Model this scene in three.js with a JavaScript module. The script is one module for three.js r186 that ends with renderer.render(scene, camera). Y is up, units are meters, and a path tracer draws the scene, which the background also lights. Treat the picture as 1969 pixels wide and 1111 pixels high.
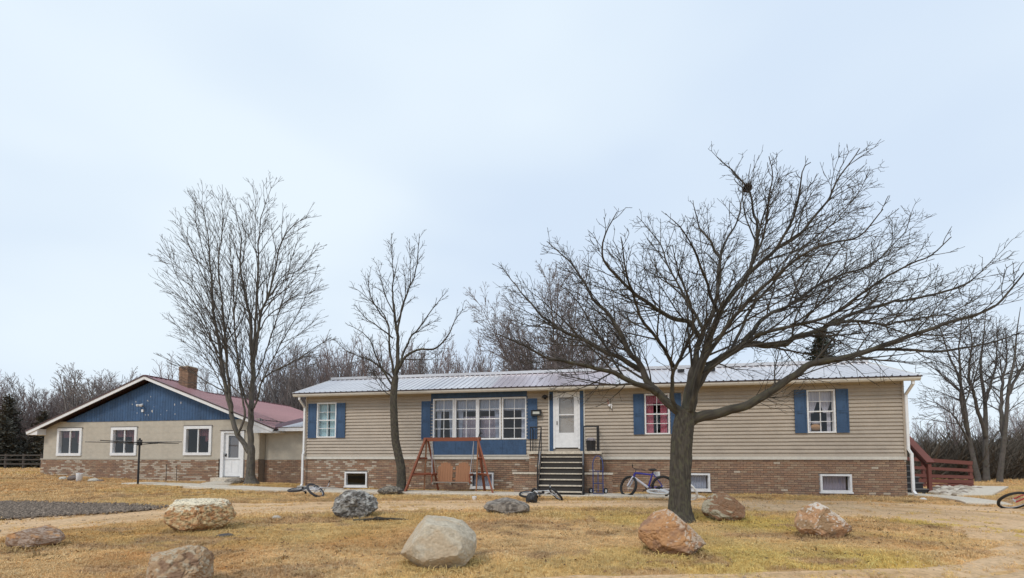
import * as THREE from 'three';
import { mergeGeometries } from 'three/addons/utils/BufferGeometryUtils.js';

// ---------------------------------------------------------------- camera, sky, sun, exposure
const scene = new THREE.Scene();
const EYE = 1.3;
const camera = new THREE.PerspectiveCamera(2 * Math.atan(834 / 840) * 180 / Math.PI, 1969 / 1668, 0.1, 600);
camera.position.set(0, EYE, 0);
camera.rotation.x = THREE.MathUtils.degToRad(3);           // lens tilted up three degrees, the rest of the rise is a cropped lower edge
camera.setViewOffset(1969, 1668, 0, 0, 1969, 1111);
camera.updateProjectionMatrix();
scene.add(camera);

const renderer = new THREE.WebGLRenderer({ antialias: true });
renderer.setSize(1024, 578);
renderer.toneMapping = THREE.LinearToneMapping;
renderer.toneMappingExposure = 1.1;
renderer.shadowMap.enabled = true;

function mulberry(seed) { let a = seed >>> 0; return () => { a = (a + 0x6D2B79F5) | 0; let t = Math.imul(a ^ (a >>> 15), 1 | a); t = (t + Math.imul(t ^ (t >>> 7), 61 | t)) ^ t; return ((t ^ (t >>> 14)) >>> 0) / 4294967296; }; }
function hash3(x, y, z) { let h = Math.imul(x, 374761393) ^ Math.imul(y, 668265263) ^ Math.imul(z, 2147483647 - 1640531527); h = Math.imul(h ^ (h >>> 13), 1274126177); h ^= h >>> 16; return (h >>> 0) / 4294967296; }
const fade = (t) => t * t * (3 - 2 * t);
function noise3(x, y, z) {
  const X = Math.floor(x), Y = Math.floor(y), Z = Math.floor(z), u = fade(x - X), v = fade(y - Y), w = fade(z - Z);
  const l = (a, b, t) => a + (b - a) * t;
  return l(l(l(hash3(X, Y, Z), hash3(X + 1, Y, Z), u), l(hash3(X, Y + 1, Z), hash3(X + 1, Y + 1, Z), u), v),
    l(l(hash3(X, Y, Z + 1), hash3(X + 1, Y, Z + 1), u), l(hash3(X, Y + 1, Z + 1), hash3(X + 1, Y + 1, Z + 1), u), v), w);
}
function fbm(x, y, z, o = 4) { let s = 0, a = 0.5, n = 0; for (let i = 0; i < o; i++) { s += a * noise3(x, y, z); n += a; x = x * 2.03 + 17.1; y = y * 2.03 + 5.7; z = z * 2.03 + 9.2; a *= 0.5; } return s / n; }
const sstep = (a, b, x) => { const t = Math.min(1, Math.max(0, (x - a) / (b - a))); return t * t * (3 - 2 * t); };
const mix = (a, b, t) => a + (b - a) * t;

{ // an overcast sky: thin bright cloud with soft, bluer gaps, the same all round
  const W = 1024, H = 512, d = new Float32Array(W * H * 4);
  for (let j = 0; j < H; j++) for (let i = 0; i < W; i++) {
    const ph = (i / W) * Math.PI * 2, th = (j / H - 0.5) * Math.PI, c = Math.cos(th);
    const x = Math.cos(ph) * c, y = Math.sin(th), z = Math.sin(ph) * c;
    const q = 1 / (Math.abs(y) * 1.4 + 0.42);
    const k = sstep(0.3, 0.72, fbm(x * q * 1.5 + 7.3, y * 2.2 + 3.1, z * q * 1.5 + 1.9, 4));   // cloud thickness
    const o = (j * W + i) * 4;
    d[o] = mix(0.61, 0.75, k); d[o + 1] = mix(0.72, 0.845, k); d[o + 2] = mix(0.865, 0.925, k); d[o + 3] = 1;
  }
  const t = new THREE.DataTexture(d, W, H, THREE.RGBAFormat, THREE.FloatType);
  t.mapping = THREE.EquirectangularReflectionMapping; t.magFilter = THREE.LinearFilter; t.minFilter = THREE.LinearFilter; t.needsUpdate = true;
  scene.background = t; scene.environment = t;
}
const sun = new THREE.DirectionalLight(0xfff4e6, 1.5);
sun.position.set(-22, 42, 20); sun.target.position.set(0, 0, -12);
sun.castShadow = true; sun.shadow.radius = 26; sun.shadow.mapSize.set(2048, 2048);
Object.assign(sun.shadow.camera, { left: -45, right: 45, top: 45, bottom: -45, near: 1, far: 140 });
scene.add(sun, sun.target);

// ---------------------------------------------------------------- helpers
const V = (x, y, z) => new THREE.Vector3(x, y, z);
const rgb = (r, g, b) => new THREE.Color().setRGB(r, g, b);
const used = {};
function numbered(n) { const k = used[n] = (used[n] ?? -1) + 1; return k ? `${n}_${String(k).padStart(3, '0')}` : n; }
function finish(m) { m.castShadow = true; m.receiveShadow = true; return m; }
function obj(name, geo, mat, parent) {
  if (Array.isArray(geo)) geo = geo.length > 1 ? merge(geo) : geo[0];
  const m = finish(new THREE.Mesh(geo, mat)); m.name = parent ? name : numbered(name); (parent ?? scene).add(m); return m;
}
function merge(list) {
  const all = list.map((g) => { g = g.index ? g.toNonIndexed() : g; for (const k of Object.keys(g.attributes)) if (!['position', 'normal', 'uv', 'color'].includes(k)) g.deleteAttribute(k); return g; });
  const col = all.some((g) => g.attributes.color), uv = all.every((g) => g.attributes.uv);
  for (const g of all) {
    if (!uv) g.deleteAttribute('uv');
    if (col && !g.attributes.color) g.setAttribute('color', new THREE.Float32BufferAttribute(new Float32Array(g.attributes.position.count * 3).fill(1), 3));
  }
  return mergeGeometries(all, false);
}
function tag(o, label, category, group) { Object.assign(o.userData, { label, category }); if (group) o.userData.group = group; return o; }
function thing(name, label, category, pos = [0, 0, 0], turn = 0, group) {
  const o = new THREE.Group(); o.name = numbered(name); o.position.set(...pos); o.rotation.y = turn; scene.add(o); return tag(o, label, category, group);
}
function part(name, parent, pos = [0, 0, 0], turn = 0) { const o = new THREE.Group(); o.name = name; o.position.set(...pos); o.rotation.y = turn; parent.add(o); return o; }
function structure(name, geo, mat, label) { const m = obj(name, geo, mat); m.userData.kind = 'structure'; if (label) m.userData.label = label; return m; }
// uv in metres from the axis a face points along
function uvm(g, s = 1) {
  if (g.index) g = g.toNonIndexed();
  if (!g.attributes.normal) g.computeVertexNormals();
  const p = g.attributes.position, n = g.attributes.normal, uv = new Float32Array(p.count * 2);
  for (let i = 0; i < p.count; i++) {
    const ax = Math.abs(n.getX(i)), ay = Math.abs(n.getY(i)), az = Math.abs(n.getZ(i));
    if (az >= ax && az >= ay) { uv[2 * i] = p.getX(i) * s; uv[2 * i + 1] = p.getY(i) * s; }
    else if (ax >= ay) { uv[2 * i] = p.getZ(i) * s; uv[2 * i + 1] = p.getY(i) * s; }
    else { uv[2 * i] = p.getX(i) * s; uv[2 * i + 1] = p.getZ(i) * s; }
  }
  g.setAttribute('uv', new THREE.BufferAttribute(uv, 2)); return g;
}
function box(w, h, d, x = 0, y = 0, z = 0) { const g = new THREE.BoxGeometry(w, h, d); g.translate(x, y, z); return uvm(g); }
const span = (x0, x1, y0, y1, z0, z1) => box(x1 - x0, y1 - y0, z1 - z0, (x0 + x1) / 2, (y0 + y1) / 2, (z0 + z1) / 2);
const Y1 = V(0, 1, 0);
function beam(a, b, w, h, roll = 0) { // a squared timber from a to b
  a = V(...a); b = V(...b); const d = b.clone().sub(a), L = d.length(); const g = uvm(new THREE.BoxGeometry(w, L, h));
  const q = new THREE.Quaternion().setFromUnitVectors(Y1, d.normalize());
  if (roll) g.rotateY(roll);
  g.applyQuaternion(q); g.translate((a.x + b.x) / 2, (a.y + b.y) / 2, (a.z + b.z) / 2); return g;
}
function rod(a, b, r, r2 = r, s = 8) {
  a = V(...a); b = V(...b); const d = b.clone().sub(a), L = d.length(); const g = new THREE.CylinderGeometry(r2, r, L, s);
  g.applyQuaternion(new THREE.Quaternion().setFromUnitVectors(Y1, d.normalize())); g.translate((a.x + b.x) / 2, (a.y + b.y) / 2, (a.z + b.z) / 2); return g;
}
function pipe(pts, r, seg = 24, s = 8) { return new THREE.TubeGeometry(new THREE.CatmullRomCurve3(pts.map((p) => V(...p))), seg, r, s, false); }
function tint(g, f) { // vertex colours from a function of the point
  const p = g.attributes.position, c = new Float32Array(p.count * 3);
  for (let i = 0; i < p.count; i++) { const k = f(p.getX(i), p.getY(i), p.getZ(i), i); c[3 * i] = k[0]; c[3 * i + 1] = k[1]; c[3 * i + 2] = k[2]; }
  g.setAttribute('color', new THREE.BufferAttribute(c, 3)); return g;
}
// a repeating grey noise picture; f(u, v, noise) gives 0..1
function tile(n, f, colour = false) {
  const d = new Uint8Array(n * n * 4);
  const per = (u, v, k, o, seed) => { // fbm that repeats at u, v = 1
    let s = 0, a = 0.5, w = 0, q = k;
    for (let i = 0; i < o; i++) {
      const x = u * q, y = v * q, X = Math.floor(x), Y = Math.floor(y), fx = fade(x - X), fy = fade(y - Y), m = (t) => ((t % q) + q) % q;
      const h = (i2, j2) => hash3(m(X + i2), m(Y + j2), seed + i * 31);
      s += a * mix(mix(h(0, 0), h(1, 0), fx), mix(h(0, 1), h(1, 1), fx), fy); w += a; a *= 0.55; q *= 2;
    }
    return s / w;
  };
  for (let j = 0; j < n; j++) for (let i = 0; i < n; i++) {
    const r = f(i / n, j / n, per), o = (j * n + i) * 4;
    const e = (x) => 255 * Math.pow(Math.min(1, Math.max(0, x)), 1 / 2.2);          // stored as sRGB, so f is the linear reflectance factor
    if (colour) { d[o] = e(r[0]); d[o + 1] = e(r[1]); d[o + 2] = e(r[2]); } else d[o] = d[o + 1] = d[o + 2] = e(r);
    d[o + 3] = 255;
  }
  const t = new THREE.DataTexture(d, n, n); t.wrapS = t.wrapT = THREE.RepeatWrapping; t.magFilter = THREE.LinearFilter; t.minFilter = THREE.LinearMipmapLinearFilter; t.generateMipmaps = true; t.needsUpdate = true;
  return t;
}
function rep(t, x, y = x, srgb = true) { const c = t.clone(); c.repeat.set(x, y); if (srgb) c.colorSpace = THREE.SRGBColorSpace; c.needsUpdate = true; return c; }
const texMottle = tile(512, (u, v, p) => 0.72 + 0.36 * (0.55 * p(u, v, 8, 5, 1) + 0.45 * p(u, v, 90, 2, 2)));
const texGrit = tile(512, (u, v, p) => 0.52 + 0.62 * Math.pow(p(u, v, 40, 4, 5), 0.8) - 0.18 * (p(u, v, 120, 1, 8) > 0.8 ? 1 : 0));
const texStreak = tile(512, (u, v, p) => 0.68 + 0.42 * (0.6 * p(u, v * 0.06, 64, 3, 11) + 0.4 * p(u, v, 6, 4, 12)));
const texChalk = tile(512, (u, v, p) => { const s = p(u, v * 0.12, 48, 3, 41), m = p(u, v, 7, 5, 42), f = p(u, v, 60, 2, 43); return 0.62 + 0.3 * s + 0.34 * (m - 0.3) + (f > 0.74 ? 0.2 : 0) - (p(u, v, 30, 3, 44) > 0.68 ? 0.14 : 0); });
const texGrass = tile(1024, (u, v, p) => {
  const a = p(u, v, 24, 5, 21), b = p(u, v, 160, 2, 22), c = p(u, v, 6, 3, 23);
  const k = 0.5 + 0.75 * (0.45 * a + 0.35 * b + 0.2 * c) - 0.22 * sstep(0.62, 0.75, p(u, v, 70, 2, 27));
  return [Math.min(1, k * 1.12), Math.min(1, k * (0.99 + 0.05 * c)), Math.min(1, k * 0.86)];
}, true);
const std = (color, roughness = 0.8, extra = {}) => new THREE.MeshStandardMaterial({ color, roughness, ...extra });
const M = {
  white: std(rgb(0.86, 0.87, 0.88), 0.45, { map: rep(texMottle, 1.3) }),
  cream: std(rgb(0.68, 0.65, 0.58), 0.5, { map: rep(texMottle, 1.1) }),
  siding: std(rgb(0.46, 0.395, 0.32), 0.6, { map: rep(texMottle, 0.4) }),
  stucco: std(rgb(0.52, 0.475, 0.395), 0.85, { map: rep(texMottle, 0.9), bumpMap: rep(texMottle, 2.3, 2.3, false), bumpScale: 0.003 }),
  blue: std(rgb(0.042, 0.098, 0.20), 0.6, { map: rep(texChalk, 0.6) }),
  blueGable: std(rgb(0.046, 0.112, 0.235), 0.65, { map: rep(texChalk, 0.35) }),
  mortar: std(rgb(0.25, 0.21, 0.175), 0.95, { map: rep(texGrit, 1.5) }),
  darkTrim: std(rgb(0.05, 0.03, 0.028), 0.4),
  roof: new THREE.MeshPhysicalMaterial({ color: rgb(0.80, 0.78, 0.79), roughness: 0.3, metalness: 0.6, map: rep(texMottle, 0.35) }),
  roofRed: new THREE.MeshPhysicalMaterial({ color: rgb(0.21, 0.105, 0.125), roughness: 0.34, metalness: 0.25, map: rep(texMottle, 0.35) }),
  concrete: std(rgb(0.68, 0.61, 0.50), 0.9, { map: rep(texGrit, 0.7), bumpMap: rep(texGrit, 1.4, 1.4, false), bumpScale: 0.004 }),
  glass: new THREE.MeshPhysicalMaterial({ color: 0xffffff, roughness: 0.02, transmission: 1, thickness: 0, ior: 1.5 }),
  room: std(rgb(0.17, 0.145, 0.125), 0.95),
  black: std(rgb(0.018, 0.018, 0.02), 0.5),
  iron: std(rgb(0.03, 0.03, 0.032), 0.55, { metalness: 0.3 }),
  steel: std(rgb(0.55, 0.56, 0.58), 0.3, { metalness: 0.85 }),
  rubber: std(rgb(0.02, 0.02, 0.021), 0.85),
};
function terrain(x, z) { // the lawn, level round the drive, rising to the left building
  const d = -z, k = sstep(12.5, 17, d);
  let y = k * (0.13 * sstep(-7, -11, x) + 0.24 * sstep(-15.5, -24, x));
  y += 0.05 * (fbm(x * 0.25 + 3, 0, z * 0.25, 3) - 0.5) * sstep(1, 4, Math.min(d, 8)) * (1 - sstep(13.2, 15, d) * 0.7);
  y -= sstep(34, 70, d) * 0.9;
  return y;
}
const DATA = {
  main: [[[3.32,-0.02,-8.75,0.208],[3.33,0.2,-8.75,0.202],[3.34,0.66,-8.75,0.199],[3.37,1.18,-8.75,0.197],[3.4,1.64,-8.75,0.196],[3.46,1.99,-8.75,0.195],[3.51,2.22,-8.75,0.195]],
    [[3.53,1.99,-8.75,0.12],[3.74,2.09,-8.69,0.106],[4.16,2.18,-8.59,0.094],[4.53,2.29,-8.5,0.085],[4.89,2.51,-8.4,0.077],[5.19,2.72,-8.31,0.07],[5.4,2.88,-8.24,0.066],[5.65,3.06,-8.16,0.061],[6.15,3.12,-8.03,0.053],[6.62,3.26,-7.89,0.045],[7.09,3.46,-7.74,0.037],[7.53,3.62,-7.6,0.03],[7.95,3.75,-7.46,0.024],[8.21,3.85,-7.36,0.019],[8.43,4.13,-7.25,0.014],[8.58,4.4,-7.15,0.01]],
    [[3.55,2.22,-8.75,0.12],[3.72,2.66,-8.81,0.096],[4.02,3.1,-8.87,0.083],[4.49,3.43,-8.93,0.073],[4.9,3.64,-8.98,0.067],[5.4,3.65,-9.04,0.06],[5.75,3.68,-9.08,0.056],[6.09,3.83,-9.12,0.051],[6.72,4.11,-9.19,0.044],[7.5,4.45,-9.28,0.036],[8.26,4.65,-9.36,0.029],[8.85,4.78,-9.43,0.024],[9.44,4.92,-9.49,0.02],[10.04,5.11,-9.55,0.015],[10.5,5.43,-9.6,0.011],[10.86,5.75,-9.65,0.008]],
    [[4.75,3.57,-8.95,0.055],[5.06,3.94,-9.11,0.047],[5.45,4.31,-9.29,0.041],[5.87,4.55,-9.44,0.037],[6.35,4.79,-9.6,0.033],[6.95,5.19,-9.82,0.028],[7.82,5.61,-10.1,0.023],[8.44,5.82,-10.28,0.019],[8.82,6.01,-10.39,0.017],[9.41,6.5,-10.59,0.013],[9.95,6.98,-10.78,0.01],[10.28,7.57,-10.95,0.007]],
    [[3.57,2.27,-8.75,0.115],[3.68,2.74,-8.69,0.086],[3.79,3.25,-8.62,0.072],[3.94,3.75,-8.55,0.062],[4.09,4.12,-8.5,0.055],[4.3,4.47,-8.45,0.049],[4.52,4.69,-8.41,0.045],[4.65,4.89,-8.37,0.042],[4.84,5.06,-8.34,0.038],[5.11,5.3,-8.29,0.034],[5.51,5.56,-8.22,0.028],[5.74,5.83,-8.17,0.024],[5.9,6.02,-8.14,0.021],[6.08,6.23,-8.1,0.018],[6.22,6.63,-8.04,0.014],[6.45,6.92,-7.98,0.01],[6.56,7.11,-7.95,0.008]],
    [[3.49,2.22,-8.75,0.1],[3.63,2.71,-8.88,0.074],[3.78,3.21,-9.0,0.063],[3.97,3.68,-9.12,0.054],[4.11,4.05,-9.21,0.048],[4.3,4.36,-9.29,0.043],[4.48,4.83,-9.4,0.037],[4.6,5.27,-9.49,0.032],[4.7,5.8,-9.61,0.027],[4.95,6.34,-9.73,0.021],[5.21,6.75,-9.82,0.017],[5.36,7.23,-9.92,0.013],[5.63,7.88,-10.05,0.008]],
    [[4.72,5.74,-9.65,0.035],[4.6,6.28,-9.87,0.026],[4.45,6.74,-10.07,0.019],[4.41,7.22,-10.24,0.012],[4.41,7.55,-10.35,0.008]],
    [[4.69,4.92,-8.45,0.04],[4.88,5.42,-8.56,0.034],[4.98,5.92,-8.65,0.029],[4.98,6.56,-8.78,0.022],[4.92,6.91,-8.85,0.019],[4.76,7.22,-8.92,0.015],[4.4,7.73,-9.05,0.008]],
    [[3.95,3.79,-9.05,0.05],[3.67,4.04,-8.9,0.046],[3.34,4.12,-8.77,0.042],[3.02,4.23,-8.65,0.038],[2.72,4.34,-8.52,0.035],[2.14,4.62,-8.24,0.027],[1.83,4.83,-8.07,0.022],[1.67,5.02,-7.95,0.018],[1.73,5.42,-7.71,0.012],[1.86,5.64,-7.55,0.007]],
    [[3.42,2.17,-8.75,0.105],[3.28,2.31,-8.8,0.089],[3.02,2.57,-8.9,0.076],[2.82,2.85,-8.98,0.067],[2.71,3.17,-9.06,0.059],[2.53,3.44,-9.14,0.053],[2.32,3.98,-9.27,0.043],[2.11,4.35,-9.36,0.037],[1.82,4.75,-9.47,0.03],[1.56,5.29,-9.6,0.022],[1.25,5.78,-9.71,0.015],[0.8,6.28,-9.85,0.008]],
    [[2.82,3.11,-9.25,0.06],[2.67,3.25,-9.32,0.057],[2.29,3.48,-9.48,0.051],[1.92,3.72,-9.63,0.045],[1.57,3.98,-9.77,0.039],[1.1,4.21,-9.94,0.032],[0.77,4.56,-10.08,0.026],[0.44,4.96,-10.23,0.02],[0.03,5.53,-10.42,0.012],[-0.24,5.94,-10.55,0.007]],
    [[2.94,2.6,-8.85,0.06],[2.78,2.66,-8.8,0.058],[2.35,2.83,-8.68,0.051],[2.01,2.96,-8.58,0.046],[1.69,3.02,-8.48,0.041],[1.26,3.09,-8.36,0.034],[0.74,3.15,-8.2,0.026],[0.25,3.36,-8.03,0.018],[-0.28,3.55,-7.85,0.008]],
    [[3.24,2.26,-8.6,0.04],[3.12,2.48,-8.49,0.037],[3.06,2.91,-8.29,0.033],[3.2,3.18,-8.14,0.029],[3.27,3.44,-7.99,0.026],[3.33,3.64,-7.88,0.023],[3.16,4.06,-7.65,0.018],[2.87,4.51,-7.38,0.011],[2.68,4.85,-7.15,0.006]],
    [[3.13,3.03,-8.35,0.035],[2.66,3.49,-7.97,0.028],[2.35,3.75,-7.72,0.024],[2.06,4.14,-7.38,0.018],[1.84,4.52,-7.01,0.012],[1.73,4.78,-6.75,0.007]],
    [[4.08,4.09,-9.25,0.036],[3.96,4.57,-9.5,0.031],[3.85,5.05,-9.72,0.027],[3.71,5.65,-10.0,0.021],[3.59,6.43,-10.32,0.015],[3.38,6.94,-10.55,0.01],[3.16,7.38,-10.75,0.006]],
    [[4.97,3.78,-8.85,0.038],[5.27,3.83,-8.68,0.035],[5.54,3.87,-8.52,0.033],[5.95,3.95,-8.26,0.028],[6.21,4.1,-8.05,0.025],[6.43,4.31,-7.84,0.021],[6.66,4.51,-7.59,0.017],[6.9,4.63,-7.35,0.014],[7.05,4.67,-7.19,0.011],[7.17,4.88,-6.95,0.007]],
    [[3.51,2.2,-8.55,0.05],[3.54,2.49,-8.43,0.048],[3.57,2.91,-8.25,0.044],[3.77,3.4,-8.01,0.039],[4.06,3.89,-7.72,0.034],[4.44,4.33,-7.38,0.027],[4.74,4.58,-7.14,0.022],[5.08,4.72,-6.87,0.017],[5.39,4.72,-6.63,0.013],[5.55,5.01,-6.35,0.007]],
    [[4.5,3.43,-8.95,0.035],[5.17,4.45,-9.38,0.029],[5.99,5.3,-9.76,0.024],[6.87,6.22,-10.14,0.019],[7.92,7.06,-10.52,0.014],[8.91,8.09,-10.91,0.009],[9.44,8.88,-11.15,0.006]],
    [[6.76,3.3,-8.05,0.03],[7.09,3.23,-7.79,0.025],[7.38,3.13,-7.52,0.021],[7.64,3.13,-7.24,0.016],[7.85,3.17,-6.96,0.011],[7.99,3.24,-6.75,0.007]],
    [[6.62,4.06,-9.05,0.035],[7.33,4.23,-9.25,0.031],[8.21,4.23,-9.5,0.025],[9.13,4.43,-9.74,0.02],[10.26,4.67,-10.03,0.014],[11.49,5.29,-10.35,0.007]],
    [[4.01,4.07,-8.35,0.03],[3.71,4.4,-8.04,0.025],[3.44,4.67,-7.75,0.02],[3.11,4.97,-7.38,0.013],[2.84,5.12,-7.14,0.009],[2.6,5.19,-6.95,0.006]],
    [[4.43,4.63,-8.25,0.026],[4.55,4.99,-8.03,0.022],[4.63,5.37,-7.8,0.018],[4.56,5.74,-7.59,0.014],[4.51,6.14,-7.32,0.009],[4.35,6.39,-7.15,0.006]],
    [[5.02,5.23,-8.15,0.03],[5.21,5.65,-7.96,0.023],[5.26,6.05,-7.79,0.016],[5.27,6.51,-7.6,0.009],[5.35,6.56,-7.55,0.007]]],
  left: [[[-10.87,0.13,-18.3,0.24],[-10.91,0.5,-18.3,0.17],[-10.91,1.26,-18.3,0.14],[-10.9,1.67,-18.3,0.129]],
    [[-10.98,1.47,-18.3,0.102],[-11.1,1.65,-18.31,0.1],[-11.53,2.24,-18.34,0.094],[-11.88,3.23,-18.39,0.085],[-12.03,3.77,-18.41,0.081],[-12.29,4.82,-18.46,0.072],[-12.49,5.84,-18.51,0.063],[-12.74,6.85,-18.55,0.055],[-12.92,7.54,-18.59,0.049],[-13.02,8.47,-18.63,0.042],[-13.21,9.89,-18.69,0.03],[-13.37,11.01,-18.73,0.022],[-13.75,12.53,-18.8,0.01]],
    [[-11.78,3.18,-18.3,0.061],[-11.86,4.14,-18.24,0.055],[-11.98,5.42,-18.15,0.048],[-12.05,6.7,-18.06,0.04],[-12.11,7.27,-18.03,0.037],[-12.19,8.35,-17.95,0.03],[-12.29,9.43,-17.88,0.024],[-12.17,10.25,-17.83,0.019],[-12.07,11.35,-17.75,0.013],[-12.15,12.1,-17.7,0.008]],
    [[-10.9,1.58,-18.3,0.122],[-11.0,2.83,-18.34,0.108],[-11.01,3.83,-18.37,0.097],[-10.99,4.81,-18.4,0.086],[-11.1,5.82,-18.42,0.075],[-11.24,7.23,-18.47,0.059],[-11.51,8.26,-18.5,0.048],[-11.75,9.45,-18.53,0.035],[-11.83,10.92,-18.57,0.019],[-12.11,11.99,-18.6,0.008]],
    [[-10.94,5.1,-18.3,0.061],[-10.75,6.09,-18.18,0.053],[-10.56,7.21,-18.05,0.045],[-10.19,8.06,-17.95,0.038],[-9.87,9.13,-17.82,0.029],[-9.57,10.18,-17.69,0.021],[-9.0,10.86,-17.59,0.014],[-8.32,11.23,-17.5,0.008]],
    [[-11.0,5.44,-18.35,0.061],[-10.99,6.58,-18.42,0.053],[-10.99,7.69,-18.48,0.045],[-11.02,9.47,-18.58,0.033],[-11.07,10.66,-18.65,0.025],[-11.03,11.89,-18.72,0.017],[-10.64,13.34,-18.8,0.007]],
    [[-11.04,9.16,-18.6,0.02],[-11.13,11.14,-18.45,0.013],[-11.11,12.27,-18.36,0.009],[-11.26,13.12,-18.3,0.006]],
    [[-10.95,3.22,-18.3,0.041],[-10.64,3.74,-18.19,0.037],[-10.38,4.48,-18.04,0.031],[-9.69,4.91,-17.9,0.026],[-8.84,5.26,-17.73,0.02],[-8.0,5.74,-17.56,0.013],[-7.27,6.14,-17.4,0.007]],
    [[-10.53,4.44,-18.3,0.034],[-10.19,5.65,-18.54,0.027],[-9.79,6.7,-18.75,0.021],[-9.42,7.59,-18.93,0.017],[-9.15,8.44,-19.09,0.012],[-8.81,9.59,-19.3,0.006]],
    [[-10.77,6.55,-18.3,0.027],[-10.33,7.1,-18.05,0.023],[-9.66,7.45,-17.8,0.019],[-9.0,7.8,-17.54,0.015],[-8.18,7.87,-17.27,0.011],[-7.48,8.16,-17.0,0.006]],
    [[-10.42,7.97,-18.2,0.027],[-10.23,8.19,-18.29,0.025],[-9.99,9.04,-18.54,0.02],[-9.33,9.49,-18.78,0.015],[-9.03,10.17,-18.99,0.011],[-8.58,10.79,-19.2,0.006]],
    [[-12.36,5.46,-18.4,0.027],[-12.93,6.9,-17.99,0.019],[-13.6,7.78,-17.68,0.012],[-14.41,8.26,-17.4,0.006]],
    [[-12.7,6.83,-18.5,0.027],[-13.78,8.54,-18.8,0.018],[-14.93,9.81,-19.04,0.011],[-15.96,10.32,-19.2,0.006]],
    [[-11.98,3.99,-18.3,0.027],[-12.71,4.41,-18.13,0.021],[-13.65,5.02,-17.9,0.013],[-14.52,5.47,-17.7,0.006]],
    [[-12.98,8.92,-18.6,0.024],[-13.31,10.2,-18.37,0.017],[-13.51,11.46,-18.15,0.011],[-13.48,12.28,-18.0,0.006]],
    [[-12.73,7.74,-18.5,0.027],[-13.51,9.36,-18.54,0.019],[-14.28,11.0,-18.58,0.011],[-14.72,11.9,-18.6,0.006]],
    [[-11.99,3.68,-18.4,0.027],[-13.11,5.32,-18.82,0.019],[-14.19,6.56,-19.15,0.013],[-15.67,7.61,-19.5,0.006]],
    [[-11.44,2.23,-18.2,0.048],[-11.11,2.98,-18.08,0.044],[-11.21,4.26,-17.89,0.037],[-11.28,5.51,-17.7,0.031],[-11.28,7.16,-17.44,0.022],[-11.24,8.77,-17.19,0.013],[-11.3,9.96,-17.0,0.006]],
    [[-10.88,2.99,-18.2,0.041],[-11.11,3.85,-18.04,0.037],[-11.26,5.1,-17.8,0.032],[-11.29,6.34,-17.56,0.026],[-11.08,7.94,-17.25,0.019],[-10.62,9.51,-16.93,0.012],[-10.41,10.65,-16.7,0.006]],
    [[-11.0,4.34,-18.4,0.034],[-10.68,5.75,-18.7,0.028],[-10.43,7.21,-19.0,0.022],[-10.21,8.73,-19.29,0.016],[-10.12,10.3,-19.58,0.011],[-9.9,11.51,-19.8,0.006]],
    [[-12.07,4.53,-18.2,0.031],[-12.37,5.99,-17.87,0.025],[-12.74,7.2,-17.57,0.019],[-13.39,8.37,-17.24,0.013],[-13.74,9.7,-16.9,0.006]]],
  mid: [[[-3.92,-0.03,-15.6,0.17],[-3.93,0.43,-15.6,0.158],[-3.95,0.89,-15.6,0.151],[-4.05,1.36,-15.6,0.144],[-4.15,1.82,-15.6,0.139],[-4.2,2.36,-15.6,0.133],[-4.24,2.94,-15.6,0.127],[-4.25,3.6,-15.6,0.12],[-4.2,4.16,-15.6,0.115]],
    [[-4.2,4.07,-15.6,0.085],[-4.13,4.97,-15.64,0.069],[-4.19,5.91,-15.69,0.053],[-4.33,6.76,-15.72,0.038],[-4.39,7.61,-15.76,0.024],[-4.24,8.42,-15.8,0.01]],
    [[-4.37,7.78,-15.8,0.016],[-4.4,8.16,-15.82,0.014],[-4.46,8.99,-15.87,0.011],[-4.5,9.64,-15.9,0.008]],
    [[-4.15,5.77,-15.6,0.04],[-4.09,6.07,-15.57,0.037],[-3.99,6.57,-15.51,0.033],[-3.71,7.32,-15.42,0.026],[-3.46,7.9,-15.35,0.021],[-3.38,8.55,-15.28,0.015],[-3.31,9.27,-15.2,0.009]],
    [[-3.67,7.46,-15.4,0.016],[-3.65,7.8,-15.38,0.014],[-3.69,9.12,-15.3,0.008]],
    [[-4.2,4.07,-15.6,0.05],[-4.35,4.93,-15.47,0.041],[-4.37,5.41,-15.39,0.035],[-4.37,5.99,-15.3,0.029],[-4.7,6.43,-15.22,0.023],[-4.98,6.94,-15.12,0.017],[-5.06,7.71,-15.0,0.008]],
    [[-4.4,5.91,-15.4,0.025],[-4.7,6.53,-15.58,0.02],[-5.2,7.02,-15.75,0.015],[-5.6,7.4,-15.88,0.01],[-6.01,7.64,-16.0,0.007]],
    [[-4.17,4.1,-15.6,0.055],[-4.06,4.49,-15.52,0.05],[-3.8,4.86,-15.44,0.044],[-3.47,5.05,-15.37,0.039],[-2.65,5.14,-15.21,0.029],[-2.25,5.54,-15.11,0.022],[-1.95,6.09,-14.98,0.013],[-1.7,6.41,-14.9,0.008]],
    [[-4.08,4.54,-15.6,0.045],[-3.79,5.53,-15.82,0.033],[-3.42,6.09,-15.96,0.026],[-3.03,6.77,-16.12,0.017],[-2.54,7.5,-16.3,0.008]],
    [[-3.54,5.86,-15.9,0.018],[-3.17,6.24,-16.14,0.012],[-2.67,6.57,-16.4,0.006]],
    [[-4.2,4.03,-15.6,0.04],[-5.01,4.74,-15.82,0.028],[-5.74,5.04,-15.98,0.019],[-6.21,5.28,-16.08,0.014],[-6.67,5.69,-16.2,0.007]],
    [[-4.25,3.78,-15.6,0.04],[-4.71,4.58,-15.35,0.028],[-4.95,5.34,-15.13,0.018],[-5.26,5.66,-15.0,0.012],[-5.57,5.83,-14.9,0.007]],
    [[-4.3,5.58,-15.6,0.03],[-4.72,5.89,-15.48,0.023],[-5.23,6.26,-15.33,0.014],[-5.57,6.67,-15.2,0.007]],
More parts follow.
